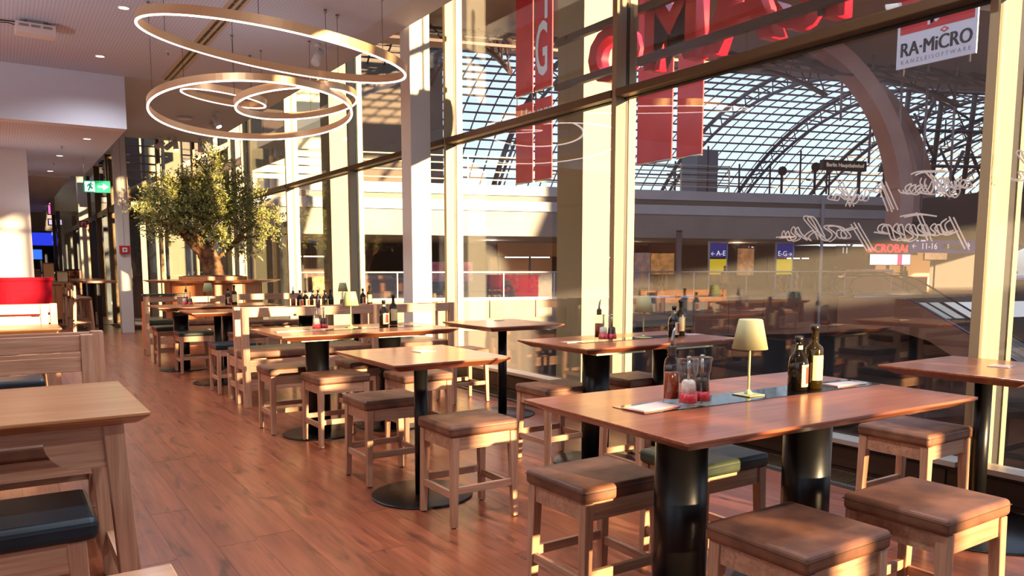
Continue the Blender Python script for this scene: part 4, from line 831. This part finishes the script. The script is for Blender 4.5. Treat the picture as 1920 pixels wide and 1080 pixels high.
# ---------------------------------------------------------------- the station hall, laid out along its own axis
AM = -radians(17.3); V0 = 38.92
def M(u, v, z=0): return (u*cos(AM)-v*sin(AM), u*sin(AM)+v*cos(AM), z)
def mt(name, label_, cat, u, v, z=0, group=None): return thing(name, label_, cat, M(u, v, z), AM, group)
def ms(name, mb, m): o = struct(name, mb, m); o.rotation_euler = (0, 0, AM); return o
SLAB = mottled('slab_panel', rgb(178, 180, 188), rgb(190, 190, 198), 0.8, 0.6)
GRV = mat('slab_groove', rgb(120, 112, 104), 0.6)
DARK = mat('dark_interior', rgb(52, 42, 40), 0.7)
# upper level slab: light bands and groove
up = ms('upper_floor_slab', MB().box(-30, 36, V0, V0+20, 5.35, 5.85), SLAB)
for o in (obj('groove', MB().box(-30, 36, V0+0.15, V0+19, 5.05, 5.35), GRV, up), obj('lower_band', MB().box(-30, 36.4, V0-0.15, V0+18, 4.55, 5.05), SLAB, up), obj('sloped_soffit', MB().prism([(V0, 4.55), (V0+0.6, 3.3), (V0+18, 3.3), (V0+18, 4.55)], -30, 36.4, 'yz'), mottled('soffit_grey', rgb(150, 146, 146), rgb(166, 160, 158), 0.5, 0.7), up)): pass
ms('upper_floor_side', MB().box(35.2, 60, V0-6, V0+16, 3.6, 5.6), mat('side_slab', rgb(70, 56, 54), 0.7))
gf = ms('mall_floor', MB().box(-30, 60, V0, V0+20, -0.5, 0.0), mottled('mall_floor_stone', rgb(120, 104, 96), rgb(138, 122, 112), 2, 0.3))
fb = ms('floor_edge', MB().box(-30, 21.9, V0-0.06, V0, -0.02, 0.12), mat('edge_white', rgb(235, 236, 240), 0.5))
FP = mottled('fascia_panel', rgb(118, 114, 102), rgb(128, 122, 110), 0.8, 0.6)
fa_ = ms('fascia', MB().box(-30, 21.9, V0-0.01, V0+0.2, -1.6, -0.95), FP)
xx = -29.9
while xx < 21.5: 
    o = obj('fascia_panel', MB().box(xx, xx+2.45, V0-0.06, V0+0.2, -0.94, -0.03), FP, fa_); xx += 2.5
RBP = mottled('rail_panel_reflection', rgb(128, 84, 68), rgb(146, 98, 80), 0.8, 0.4)  # darker brown, a reflection put into the panel colour
fr = ms('fascia_brown', MB().box(21.9, 36, V0+0.02, V0+0.2, -2.2, -0.1), GRV)
xx = 21.92
while xx < 35: obj('fascia_panel', MB().box(xx, xx+2.2, V0-0.04, V0+0.019, -2.1, -0.12), RBP, fr); xx += 2.24
ms('lower_dark_wall', MB().box(-30, 60, V0+0.5, V0+1, -12, -1.6), DARK)
ms('lower_floor', MB().box(-30, 70, -8, V0+1, -12.2, -12), mat('lower_floor_stone', rgb(84, 72, 70), 0.3))
lf = ms('mid_level_slab', MB().box(-30, 44, V0-9, V0+0.4, -5.6, -5.1), mottled('mid_level_stone', rgb(70, 56, 52), rgb(86, 70, 64), 1, 0.4))
# shop wall and ceiling
ms('shop_wall', MB().box(-30, 60, V0+14, V0+14.2, 0, 3.35), mat('shop_back', rgb(62, 44, 38), 0.7))
for i, (a, b, cc) in enumerate([(-12, -6, rgb(120, 100, 80)), (-2, 4, rgb(90, 70, 60)), (13.5, 18, rgb(170, 120, 70)), (19, 22.5, rgb(60, 44, 44)), (24.5, 27, rgb(90, 50, 40)), (35.5, 38.5, rgb(50, 40, 44))]):
    t = mt('shop', ['tan shop front far left in the mall', 'grey brown shop front behind the white column', 'ochre shop front at the left of the mall', 'dark shop front near the red banners', 'brown shop front behind the grey post', 'dark shop front right of the E-G board'][i], 'shop front', (a+b)/2, V0+11)
    h = (b-a)/2; obj('wall_panel', MB().box(-h, h, 0, 0.15, 2.4, 3.3), mat('shop_panel_%d' % i, cc, 0.6), t); obj('back_wall', MB().box(-h, h, 2.0, 2.1, 0, 2.4), mat('shop_panel_%d' % i, cc, 0.6), t)
    for s in (-1, 0, 1): obj('frame_post', MB().box(s*(h-0.05)-0.06, s*(h-0.05)+0.06, -0.02, 0.1, 0, 2.4), GASK, t)
    obj('shelf_goods', MB().box(-h*0.8, -h*0.2, 1.2, 1.6, 0, 1.4).box(h*0.2, h*0.7, 1.2, 1.6, 0, 1.1), mottled('goods_%d' % i, rgb(50, 30, 26), rgb(220, 150, 100), 3, 0.5), t)
    obj('light_bar', MB().box(-h*0.7, h*0.7, 0.5, 0.6, 2.32, 2.38), emis('shop_light', (1, 0.75, 0.5, 1), 6), t)
# glass railing of the mall
for i, (a, b) in enumerate(((-14, 21.9), (21.9, 35.3))):
    rl = mt('glass_railing', ['long glass railing of the mall level with a slim white handrail, left part', 'glass railing of the mall level above the brown fascia'][i], 'railing', a, V0-0.02, 0)
    obj('handrail', MB().tube((0, 0, 1.42), (b-a, 0, 1.42), 0.045, n=8), mat('rail_steel', rgb(206, 200, 200), 0.35, 0.5), rl)
    n_ = int((b-a)/2.75)
    for k in range(n_+1):
        x_ = (b-a)*k/n_; obj('post', MB().box(x_-0.025, x_+0.025, 0, 0.05, -0.4, 1.40), MATS['rail_steel'], rl)
        if k < n_: obj('pane', MB().box(x_+0.05, x_+(b-a)/n_-0.05, 0.015, 0.03, 0.02, 1.36), GLASS, rl)
# things standing in the mall
gp = mt('round_post', 'thick grey round post rising in the mall behind the small table lamp', 'post', 20.6, V0-0.6, -1); obj('shaft', MB().tube((0, 0, 0), (0, 0, 4.6), 0.16, n=16), mat('post_grey', rgb(104, 92, 92), 0.5), gp); obj('cap', MB().tube((0, 0, 4.6), (0, 0, 4.66), 0.17, n=16), GASK, gp)
WT = emis('sign_white', (0.9, 0.9, 1, 1), 0.5); BLU = mat('sign_blue', rgb(30, 36, 110), 0.4, emit=rgb(40, 46, 130), estr=0.35); YE = mat('timetable_yellow', rgb(226, 196, 20), 0.5, emit=rgb(220, 190, 20), estr=0.35)
for u, lb, tx, ar in ((24.3, 'blue and yellow departure board marked A-E with a left arrow', 'A-E', '<'), (28.8, 'blue and yellow departure board marked E-G with a right arrow', 'E-G', '>')):
    t = mt('departure_board', lb, 'sign board', u, V0+1.5, 0, 'blue and yellow departure boards')
    obj('frame', MB().box(-0.62, 0.62, 0, 0.12, 0.0, 0.12).box(-0.62, 0.62, 0, 0.12, 3.1, 3.18).box(-0.62, -0.55, 0, 0.12, 0.12, 3.1).box(0.55, 0.62, 0, 0.12, 0.12, 3.1), mat('board_frame', rgb(150, 160, 180), 0.4), t)
    obj('blue_panel', MB().box(-0.55, 0.55, 0.02, 0.08, 2.25, 3.08), BLU, t); obj('yellow_sheet', MB().box(-0.55, 0.55, 0.02, 0.08, 1.25, 2.15), YE, t)
    text('lettering', tx, 0.42, WT, t, (0.18 if ar == '<' else -0.15, 0.01, 2.48), ext=0.004); text('arrow', '\u2190' if ar == '<' else '\u2192', 0.34, WT, t, (-0.35 if ar == '<' else 0.38, 0.01, 2.45), ext=0.004)
sb = mt('shop_sign', 'red glowing shop sign LE CROBAG in the mall', 'sign', 43.2, V0+9, 2.95)
RG = emis('neon_red', (1, 0.02, 0.05, 1), 1.6)
text('lettering', 'CROBAG', 0.86, RG, sb, (0.3, 0, 0.1), ext=0.03, sx=0.98, bold=0.006); text('lettering', 'LE', 0.5, RG, sb, (-1.75, 0, 0.0), ext=0.03)
obj('backing', MB().box(-2.2, 2.6, 0.06, 0.2, -0.35, 0.55), DARK, sb)
mn = mt('menu_screen', 'wide glowing menu screen under the red shop sign', 'screen', 43.0, V0+8.8, 2.25)
obj('housing', MB().box(-1.75, 1.95, 0.02, 0.12, -0.42, 0.42), GASK, mn)
for i, (a, b, cc) in enumerate(((-1.7, -0.6, (0.75, 0.78, 1, 1)), (-0.58, 0.72, (0.8, 0.83, 1, 1)), (0.74, 1.15, (0.7, 0.05, 0.2, 1)), (1.17, 1.9, (0.6, 0.6, 0.95, 1)))): obj('screen_face', MB().box(a, b, -0.01, 0.02, -0.38, 0.38), emis('menu_face_%d' % i, cc, 0.8), mn)
kc = mt('kiosk_counter', 'lit bakery counter below the glowing menu screen', 'counter', 42.6, V0+9.0, 0)
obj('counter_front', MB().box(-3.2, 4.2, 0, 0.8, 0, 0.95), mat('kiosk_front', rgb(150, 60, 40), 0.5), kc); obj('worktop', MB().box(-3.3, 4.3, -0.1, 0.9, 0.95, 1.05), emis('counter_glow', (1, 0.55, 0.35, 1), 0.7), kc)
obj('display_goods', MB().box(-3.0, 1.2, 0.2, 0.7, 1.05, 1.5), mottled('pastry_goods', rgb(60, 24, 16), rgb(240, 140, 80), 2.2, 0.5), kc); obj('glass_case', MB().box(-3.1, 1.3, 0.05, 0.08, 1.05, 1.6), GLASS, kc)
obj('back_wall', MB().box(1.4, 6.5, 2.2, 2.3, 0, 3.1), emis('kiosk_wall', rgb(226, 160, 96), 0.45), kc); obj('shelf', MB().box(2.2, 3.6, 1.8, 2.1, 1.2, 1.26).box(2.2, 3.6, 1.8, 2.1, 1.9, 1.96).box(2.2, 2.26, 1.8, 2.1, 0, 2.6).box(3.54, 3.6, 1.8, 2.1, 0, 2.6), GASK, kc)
bl_ = mt('direction_sign', 'long blue direction sign with 11-16 and arrows', 'sign', 44.6, V0+6.0, 3.2)
obj('panel', MB().box(-2.4, 4.0, 0, 0.2, -0.5, 0.75), BLU, bl_); text('lettering', '11-16', 0.62, WT, bl_, (-0.75, -0.01, -0.05), ext=0.004); text('arrow', '\u2190', 0.5, WT, bl_, (-2.05, -0.01, -0.05), ext=0.004); text('arrow', '\u2191', 0.6, WT, bl_, (2.7, -0.01, -0.02), ext=0.004)
obj('grey_field', MB().box(0.5, 2.1, -0.02, -0.001, -0.25, 0.15), mat('sign_grey', rgb(150, 146, 170), 0.5), bl_); text('lettering', 'S', 0.4, WT, bl_, (0.9, -0.03, -0.04), ext=0.003)
obj('pictogram', MB().box(-1.9, -1.7, -0.02, -0.001, 0.3, 0.5).box(-1.5, -1.1, -0.02, -0.001, 0.3, 0.55), WT, bl_)
for u, tx, lb in ((30.6, '12', 'small lit track number 12 right of the A-E board'), (38.3, '11', 'small lit track number 11 left of the red shop sign')):
    t = mt('track_number', lb, 'sign', u, V0+8, 2.85); obj('panel', MB().box(-0.6, 0.6, 0, 0.1, -0.35, 0.35), DARK, t); text('lettering', tx, 0.62, WT, t, (0.1, -0.01, 0), ext=0.004)
lp = mt('light_pole', 'slim pale pole in front of the mall, reaching the upper slab', 'pole', 29.9, V0-0.4, -4.5); obj('shaft', MB().tube((0, 0, 0), (0, 0, 10.2), 0.09, n=10), mat('pole_grey', rgb(170, 164, 166), 0.4), lp)
hs = mt('station_sign', 'dark hanging station name sign reading Berlin Hauptbahnhof above the upper slab', 'sign', 30.3, V0-1.6, 7.35)
obj('panel', MB().box(-1.45, 1.45, 0, 0.3, -0.28, 0.28), mat('sign_navy', rgb(44, 34, 40), 0.5), hs); text('lettering', 'Berlin Hauptbahnhof', 0.3, emis('sign_cream_glow', rgb(226, 206, 190), 0.4), hs, (0, -0.02, 0), ext=0.003, bold=0.002)  # slight glow added to the letters to brighten them
for s in (-1.1, 1.1): obj('support', MB().tube((s, 0.1, -1.6), (s, 0.1, -0.28), 0.05, n=8), DARK, hs)
# posters and lit shop pieces
for i, (u, v, z, w_, h_, c1, c2, e_, lb) in enumerate([(19.7, 2, 1.5, 0.5, 1.0, rgb(60, 90, 150), rgb(200, 150, 110), 0.4, 'tall lit advertising poster with a blue edge left of the grey post'), (26.6, 2.2, 2.0, 0.55, 0.8, rgb(170, 70, 40), rgb(240, 170, 110), 0.5, 'warm lit poster right of the A-E board'), (32.2, 6, 2.7, 0.55, 0.3, rgb(50, 50, 180), rgb(120, 130, 240), 0.7, 'blue lit monitor right of the E-G board'), (46.5, 8, 2.6, 1.0, 0.35, rgb(230, 140, 90), rgb(255, 200, 150), 1.2, 'orange lit shop sign below the blue direction sign'), (24.0, 8, 1.9, 0.9, 0.7, rgb(90, 40, 30), rgb(250, 180, 110), 0.6, 'shelf of lit goods behind the grey post'), (9.5, 8, 1.4, 1.6, 0.6, rgb(80, 40, 90), rgb(210, 120, 140), 0.3, 'purple toned shop display seen through the second pane')]):
    t = mt('lit_display', lb, 'display', u, V0+v, z); obj('display_face', MB().box(-w_, w_, 0, 0.05, -h_, h_), mottled('display_%d' % i, c1, c2, 2.5, 0.5), t)
    MATS['display_%d' % i].node_tree.nodes['Principled BSDF'].inputs['Emission Color'].default_value = c2; MATS['display_%d' % i].node_tree.nodes['Principled BSDF'].inputs['Emission Strength'].default_value = e_*0.3
    obj('housing', MB().box(-w_-0.06, w_+0.06, 0.05, 0.15, -h_-0.06, h_+0.06), GASK, t)
    obj('support', MB().box(-0.05, 0.05, 0.08, 0.14, -z, -h_-0.06), GASK, t)

# people in the mall
SKIN = mat('skin', rgb(206, 150, 120), 0.6); HAIR = mat('hair_dark', rgb(40, 28, 22), 0.7)
def person(u, v, z, rz, cloth, legs, lb, hat=None, walk=0.12, scale=1.0):
    t = mt('person', lb, 'person', u, v, z); t.rotation_euler = (0, 0, AM+rz); t.scale = (scale,)*3
    def skin(name, pts, edges, rad, m):
        me = bpy.data.meshes.new(name); me.from_pydata(pts, edges, []); me.update(); o = bpy.data.objects.new(name, me); COL.objects.link(o); o.parent = t
        sk = o.modifiers.new('skin', 'SKIN'); 
        for i, r in enumerate(rad): me.skin_vertices[0].data[i].radius = (r, r) if not isinstance(r, tuple) else r
        me.skin_vertices[0].data[0].use_root = True; s_ = o.modifiers.new('sub', 'SUBSURF'); s_.levels = s_.render_levels = 1; me.materials.append(m); return o
    w = walk
    P = [(0, 0, .93), (0, 0, 1.12), (0, 0, 1.38), (0, 0, 1.47), (0, 0, 1.56), (0, -.01, 1.66),
         (-.17, 0, 1.40), (-.22, -.02, 1.12), (-.2, -.12, .9), (-.19, -.15, .82), (.17, 0, 1.40), (.22, .02, 1.12), (.2, -.08, .88), (.19, -.1, .80),
         (-.09, 0, .88), (-.1, -w, .48), (-.1, -w*.6, .08), (-.1, -w*.6-.14, .03), (.09, 0, .88), (.1, w*.3, .48), (.1, w, .1), (.1, w-.13, .04)]
    E = [(0,1),(1,2),(2,3),(3,4),(4,5),(2,6),(6,7),(7,8),(8,9),(2,10),(10,11),(11,12),(12,13),(0,14),(14,15),(15,16),(16,17),(0,18),(18,19),(19,20),(20,21)]
    Rr = [(.15,.11), (.14,.11), (.16,.11), .055, .085, .075, .065, .05, .038, .035, .065, .05, .038, .035, .09, .062, .042, .035, .09, .062, .042, .035]
    skin('body', P, E, Rr, cloth)
    obj('head', MB().lathe([(0.001, -0.12), (0.05, -0.11), (0.078, -0.03), (0.083, 0.03), (0.07, 0.09), (0.001, 0.125)], 16, (0, -0.01, 1.63)), SKIN, t)
    obj('hair', MB().lathe([(0.088, 0.0), (0.09, 0.05), (0.074, 0.11), (0.001, 0.145)], 16, (0, 0.012, 1.63)), hat or HAIR, t)
    obj('face', MB().box(-0.034, -0.018, -0.094, -0.085, 1.63, 1.642).box(0.018, 0.034, -0.094, -0.085, 1.63, 1.642).box(-0.02, 0.02, -0.09, -0.082, 1.575, 1.583), HAIR, t)
    obj('nose', MB().box(-0.01, 0.01, -0.108, -0.085, 1.60, 1.632), SKIN, t)
    obj('trousers', MB().frus((-.16, .16, -.1, .1, .78), (-.155, .155, -.115, .115, .96)).tube((-.1, -w, .5), (-.09, 0, .86), .07, .09).tube((.1, w*.3, .5), (.09, 0, .86), .07, .09).tube((-.1, -w*.6, .1), (-.1, -w, .5), .055, .07).tube((.1, w, .12), (.1, w*.3, .5), .055, .07), legs, t)
    obj('shoe', MB().box(-.15, -.05, -w*.6-.2, -w*.6+.05, 0, .08), GASK, t, bevel=.02); obj('shoe', MB().box(.05, .15, w-.2, w+.05, 0, .08), GASK, t, bevel=.02)
    for s, yy, zz in ((-1, -.15, .80), (1, -.1, .78)):
        for k in range(4): obj('finger', MB().path([(s*(.175+.011*k), yy, zz), (s*(.175+.011*k), yy-.012, zz-.05+.004*k), (s*(.172+.011*k), yy-.002, zz-.08+.006*k)], .008, 5), SKIN, t)
        obj('thumb', MB().path([(s*.17, yy-.02, zz+.02), (s*.15, yy-.04, zz-.03)], .009, 5), SKIN, t)
    return t
JD = mat('jacket_dark', rgb(30, 28, 34), 0.8); JN = mat('jacket_navy', rgb(40, 50, 80), 0.8); JW = mat('shirt_white', rgb(220, 222, 230), 0.8); JB = mat('trousers_blue', rgb(50, 66, 110), 0.8); JK = mat('trousers_tan', rgb(120, 96, 80), 0.8)
person(24.4, V0+0.9, 0, 2.6, JD, JD, 'person in dark clothing in front of the yellow sheet of the A-E board', walk=0.03)
person(31.6, V0+4.5, 0, 0.2, JN, JK, 'person in a dark blue jacket and tan trousers right of the E-G board')
person(35.6, V0+5.5, 0, -0.3, JD, JD, 'person in black walking between the E-G board and the lit counter')
person(43.2, V0+7.4, 0, 1.5, JD, JB, 'person in a dark hooded coat at the lit bakery counter', hat=JD)
person(20.6, V0+4.0, 0, 0.9, JW, JB, 'person in a white shirt and blue trousers left of the grey round post')

# escalators going down to the right
ESC = mottled('escalator_side', rgb(150, 92, 66), rgb(168, 106, 78), 0.6, 0.35); RUB = mat('handrail_rubber', rgb(70, 50, 50), 0.3)
def escalator(u0, v, z0, lb, L=16, side=True):
    t = mt('escalator', lb, 'escalator', u0, v, z0, 'escalators running down from the mall'); sl = 0.47
    for dv in (0, 1.2):
        pts = [(-3.4, dv, 0.25), (-3.75, dv, 0.6), (-3.6, dv, 1.05), (-3.0, dv, 1.3), (0, dv, 1.32), (1.0, dv, 1.15)]+[(1+k*2.0, dv, 1.15-k*2.0*sl) for k in range(1, int(L/2))]
        obj('handrail', MB().path(pts, 0.06, 8), RUB, t)
        obj('balustrade_glass', MB().prism([(-3.4, 0.1), (-3.4, 1.0), (-3, 1.25), (0, 1.26), (1, 1.08), (L-1, 1.08-(L-2)*sl), (L-1, 0.1-(L-1.3)*sl), (0.3, 0.1)], dv-0.01, dv+0.01), GLASS, t)
        obj('skirt_trim', MB().path([(-3.4, dv, 0.08), (0.3, dv, 0.08)]+[(0.3+k*2.0, dv, 0.08-k*2.0*sl) for k in range(1, int(L/2))], 0.07, 6), mat('skirt_steel', rgb(150, 150, 190), 0.3, 0.6), t)
    stp = MB(); k = 0
    while k < L/0.42: x_ = 0.3+k*0.42; stp.box(x_, x_+0.4, 0.08, 1.12, -0.15-k*0.42*sl-0.15, -0.05-k*0.42*sl); k += 1
    obj('step', stp, mat('step_metal', rgb(196, 180, 140), 0.4, 0.5), t, kind='stuff')
    if side: obj('side_panel', MB().prism([(-4.6, 0.0), (0.2, 0.0), (L, -(L-0.2)*sl), (L, -(L-0.2)*sl-2.6), (2.0, -2.6), (-1.2, -1.75), (-4.6, -1.75)], -0.14, -0.08), ESC, t)
    obj('truss_box', MB().prism([(-3.4, 0.0), (0.2, -0.02), (L, -(L-0.2)*sl-0.12), (L, -(L-0.2)*sl-0.9), (0.2, -0.9), (-3.4, -0.8)], -0.07, 1.27), DARK, t)
escalator(35.3, V0-0.9, -0.15, 'escalator with brown side panel running down beside the near mullion')
escalator(35.8, V0+1.4, 0.0, 'escalator behind the brown-sided one', side=False)
escalator(30.0, 23.0, 1.2, 'closer escalator seen at the right picture edge past the last mullion', side=False, L=10)

# upper level things: railings, lattice roof, arches
rr_ = mt('pipe_railing', 'pale four-pipe railing on the upper slab, seen through the upper left panes', 'railing', -12, V0+0.1, 5.86)
for z in (0.25, 0.65, 1.05, 1.4): obj('pipe', MB().tube((0, 0, z), (36, 0, z), 0.035, n=6), mat('pipe_pale', rgb(216, 196, 160), 0.4), rr_)
for k in range(13): obj('post', MB().box(k*3-0.03, k*3+0.03, -0.03, 0.03, 0, 1.45), MATS['pipe_pale'], rr_)
rd = mt('dark_railing', 'dark pipe railing on the upper slab before the lattice roof', 'railing', 24.2, V0+0.2, 5.86)
for z in (0.5, 0.9, 1.25): obj('pipe', MB().tube((-4, 0, z), (11.5, 0, z), 0.03, n=6), DARK, rd)
for k in range(8): obj('post', MB().box(-3.5+k*2-0.04, -3.5+k*2+0.04, -0.03, 0.03, 0, 1.6+0.9*(k % 3 == 1)), DARK, rd)
UW = mat('upper_wall_cream', rgb(232, 214, 172), 0.7)
ms('upper_wall', MB().box(-4.6, 2.6, V0+6, V0+7, 5.85, 14), UW)
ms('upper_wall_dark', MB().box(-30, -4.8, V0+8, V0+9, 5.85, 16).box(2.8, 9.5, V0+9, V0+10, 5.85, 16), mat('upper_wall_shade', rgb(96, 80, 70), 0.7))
ms('upper_tower', MB().box(24.2, 25.6, V0+4, V0+6, 5.85, 8.8).box(18.5, 20.2, V0+6, V0+7, 5.85, 8.6), mat('tower_grey', rgb(104, 98, 104), 0.6))
STL = mat('roof_steel', rgb(70, 54, 54), 0.5, 0.3)
vb = thing('lattice_roof', 'curved steel and glass lattice vault over the station hall', 'roof', (0, 0, 0), AM)
vc, zc_, ra, rb_ = 44.0, -13.6, 27.6, 27.6
def vp(u, th): return (u, vc+ra*cos(th), zc_+rb_*sin(th))
pl = MB(); N_ = 35
for k in range(N_+1):
    th = 0.7+k*1.4/N_; p = vp(0, th); pl.box(0, 64, p[1]-0.055, p[1]+0.055, p[2]-0.055, p[2]+0.055)
obj('purlin', pl, STL, vb, kind='stuff')
rbm = MB()
for k in range(65):
    u = k*1.0; pts = [vp(u, 0.7+j*1.4/24) for j in range(25)]; rbm.path(pts, 0.055, 4)
obj('thin_rib', rbm, STL, vb, kind='stuff')
for i, u in enumerate((1.4, 8.8, 16.2, 23.6, 31.0, 38.4, 45.8, 53.2, 60.6)):
    tm_ = MB(); a_ = [vp(u, 0.7+j*1.4/24) for j in range(25)]; b_ = [(x_, vc+(y_-vc)*0.965, zc_+(z_-zc_)*0.965) for x_, y_, z_ in a_]
    tm_.path(a_, 0.16, 5).path(b_, 0.12, 5)
    for j in range(24): tm_.path([a_[j], b_[j+1]], 0.05, 4).path([b_[j], a_[j]], 0.05, 4)
    obj('truss_rib', tm_, STL, vb)
gm = MB(); vs = []
for j in range(25): q_ = vp(0, 0.7+j*1.4/24); vs += [(0, q_[1], q_[2]+0.12), (64, q_[1], q_[2]+0.12)]
gm.add(vs, [(2*j, 2*j+1, 2*j+3, 2*j+2) for j in range(24)], True)
obj('glazing', gm, glassmat('roof_glass', (0.9, 0.97, 1, 1), 0.6), vb)
for i, (v_, u_, r_, wd, dp, lb) in enumerate([(30, 20.0, 7.5, 0.75, 0.9, 'big brown steel arch spanning in front of the lattice vault'), (33.5, 23.4, 7.9, 0.7, 0.9, 'second steel arch behind and right of the big brown one'), (36.5, 27.2, 8.3, 0.5, 0.6, 'third steel arch, mostly in shadow near the advertising banner')]):
    t = mt('steel_arch', lb, 'arch', u_, v_, 4.3); m_ = MB(); n_ = 28
    for j in range(n_):
        a0, a1 = -0.1+j*1.95/n_, -0.1+(j+1)*1.95/n_
        q = [(r_*cos(a0), r_*sin(a0)), ((r_+wd)*cos(a0), (r_+wd)*sin(a0)), ((r_+wd)*cos(a1), (r_+wd)*sin(a1)), (r_*cos(a1), r_*sin(a1))]
        m_.prism(q, 0, dp)
    obj('arch_box', m_, mottled('arch_paint', rgb(160, 124, 118), rgb(176, 140, 132), 0.7, 0.5), t)
    obj('base_post', MB().box(r_-0.1, r_+wd, 0, dp, -0.9 if i else 1.0, 0.0 if i else 1.01), STL, t)
hgs = mt('hanging_rods', 'group of thin vertical rods hanging from the roof beside the arches', 'rods', 24, 31.5, 5)
for x_, z0_, z1_ in ((1.2, 3.5, 8), (2.9, 1.6, 8), (4.6, 0.2, 8), (6.1, -0.5, 8), (7.8, 0.0, 8)): obj('rod', MB().tube((x_, 0, z0_), (x_, 0, z1_), 0.055, n=8), mat('rod_steel', rgb(140, 130, 140), 0.4, 0.5), hgs)
tw = mt('truss_tower', 'dark web of steel struts right of the arches', 'steelwork', 37.2, 39.5, 6.0); m_ = MB()
for i in range(46):
    a_ = (random.uniform(0, 11), random.uniform(0, 3), random.uniform(0, 8)); an = random.choice((0.3, -0.4, 1.1, -1.0, 1.57, 0.05)); l_ = random.uniform(1.5, 4.5)
    m_.path([a_, (a_[0]+l_*cos(an), a_[1], a_[2]+l_*sin(an))], random.choice((0.05, 0.08, 0.12)), 5)
obj('strut', m_, STL, tw, kind='stuff')
ob = MB()
for k in range(5): ob.path([(k*2.6, 1.5, 0), (k*2.6+0.8, 1.5, 9)], 0.16, 6)
for z in (2.0, 4.2, 6.6): ob.path([(-0.5, 1.2, z), (13, 1.2, z+0.3)], 0.11, 5)
obj('strut', ob, STL, tw)
wr = ms('upper_canopy', MB().box(-30, 62, 25, 36, 11.6, 12.0), mat('canopy_brown', rgb(150, 112, 84), 0.6))
for i, (u, z) in enumerate(((27.2, 7.1), (29.4, 7.4), (34.2, 7.5))):
    t = mt('hanging_speaker', ['dark round fixture on a post above the slab, left of the station sign', 'round clock-like fixture just left of the station sign', 'triangular lamp fixture right of the station sign'][i], 'fixture', u, V0-0.3, z)
    obj('disc', MB().tube((0, 0, 0), (0, 0.12, 0), 0.26, n=18) if i < 2 else MB().prism([(-0.32, -0.2), (0.32, -0.2), (0.1, 0.3), (-0.1, 0.3)], 0, 0.3), DARK, t); obj('post', MB().box(-0.05, 0.05, 0.05, 0.15, 5.86-z, 0), DARK, t)

# shop-side lights
for u, v, z, e_, cc in ((43, V0+7.0, 2.9, 160, (1, 0.62, 0.35)), (29, V0+7, 3.1, 100, (1, 0.65, 0.4)), (21, V0+7, 3.1, 90, (1, 0.7, 0.45)), (12, V0+7, 3.1, 90, (1, 0.8, 0.6))):
    l = bpy.data.lights.new('mall_lamp', 'POINT'); l.energy = e_; l.color = cc; l.shadow_soft_size = 0.3; lo = bpy.data.objects.new('mall_lamp', l); COL.objects.link(lo); lo.location = M(u, v, z)
# unseen block added to throw the long shadow on the right half of the mall
struct('sun_blocker', MB().box(34.5, 70, -9, -5, -12, 30), mat('sun_blocker_wall', rgb(150, 130, 116), 0.7))
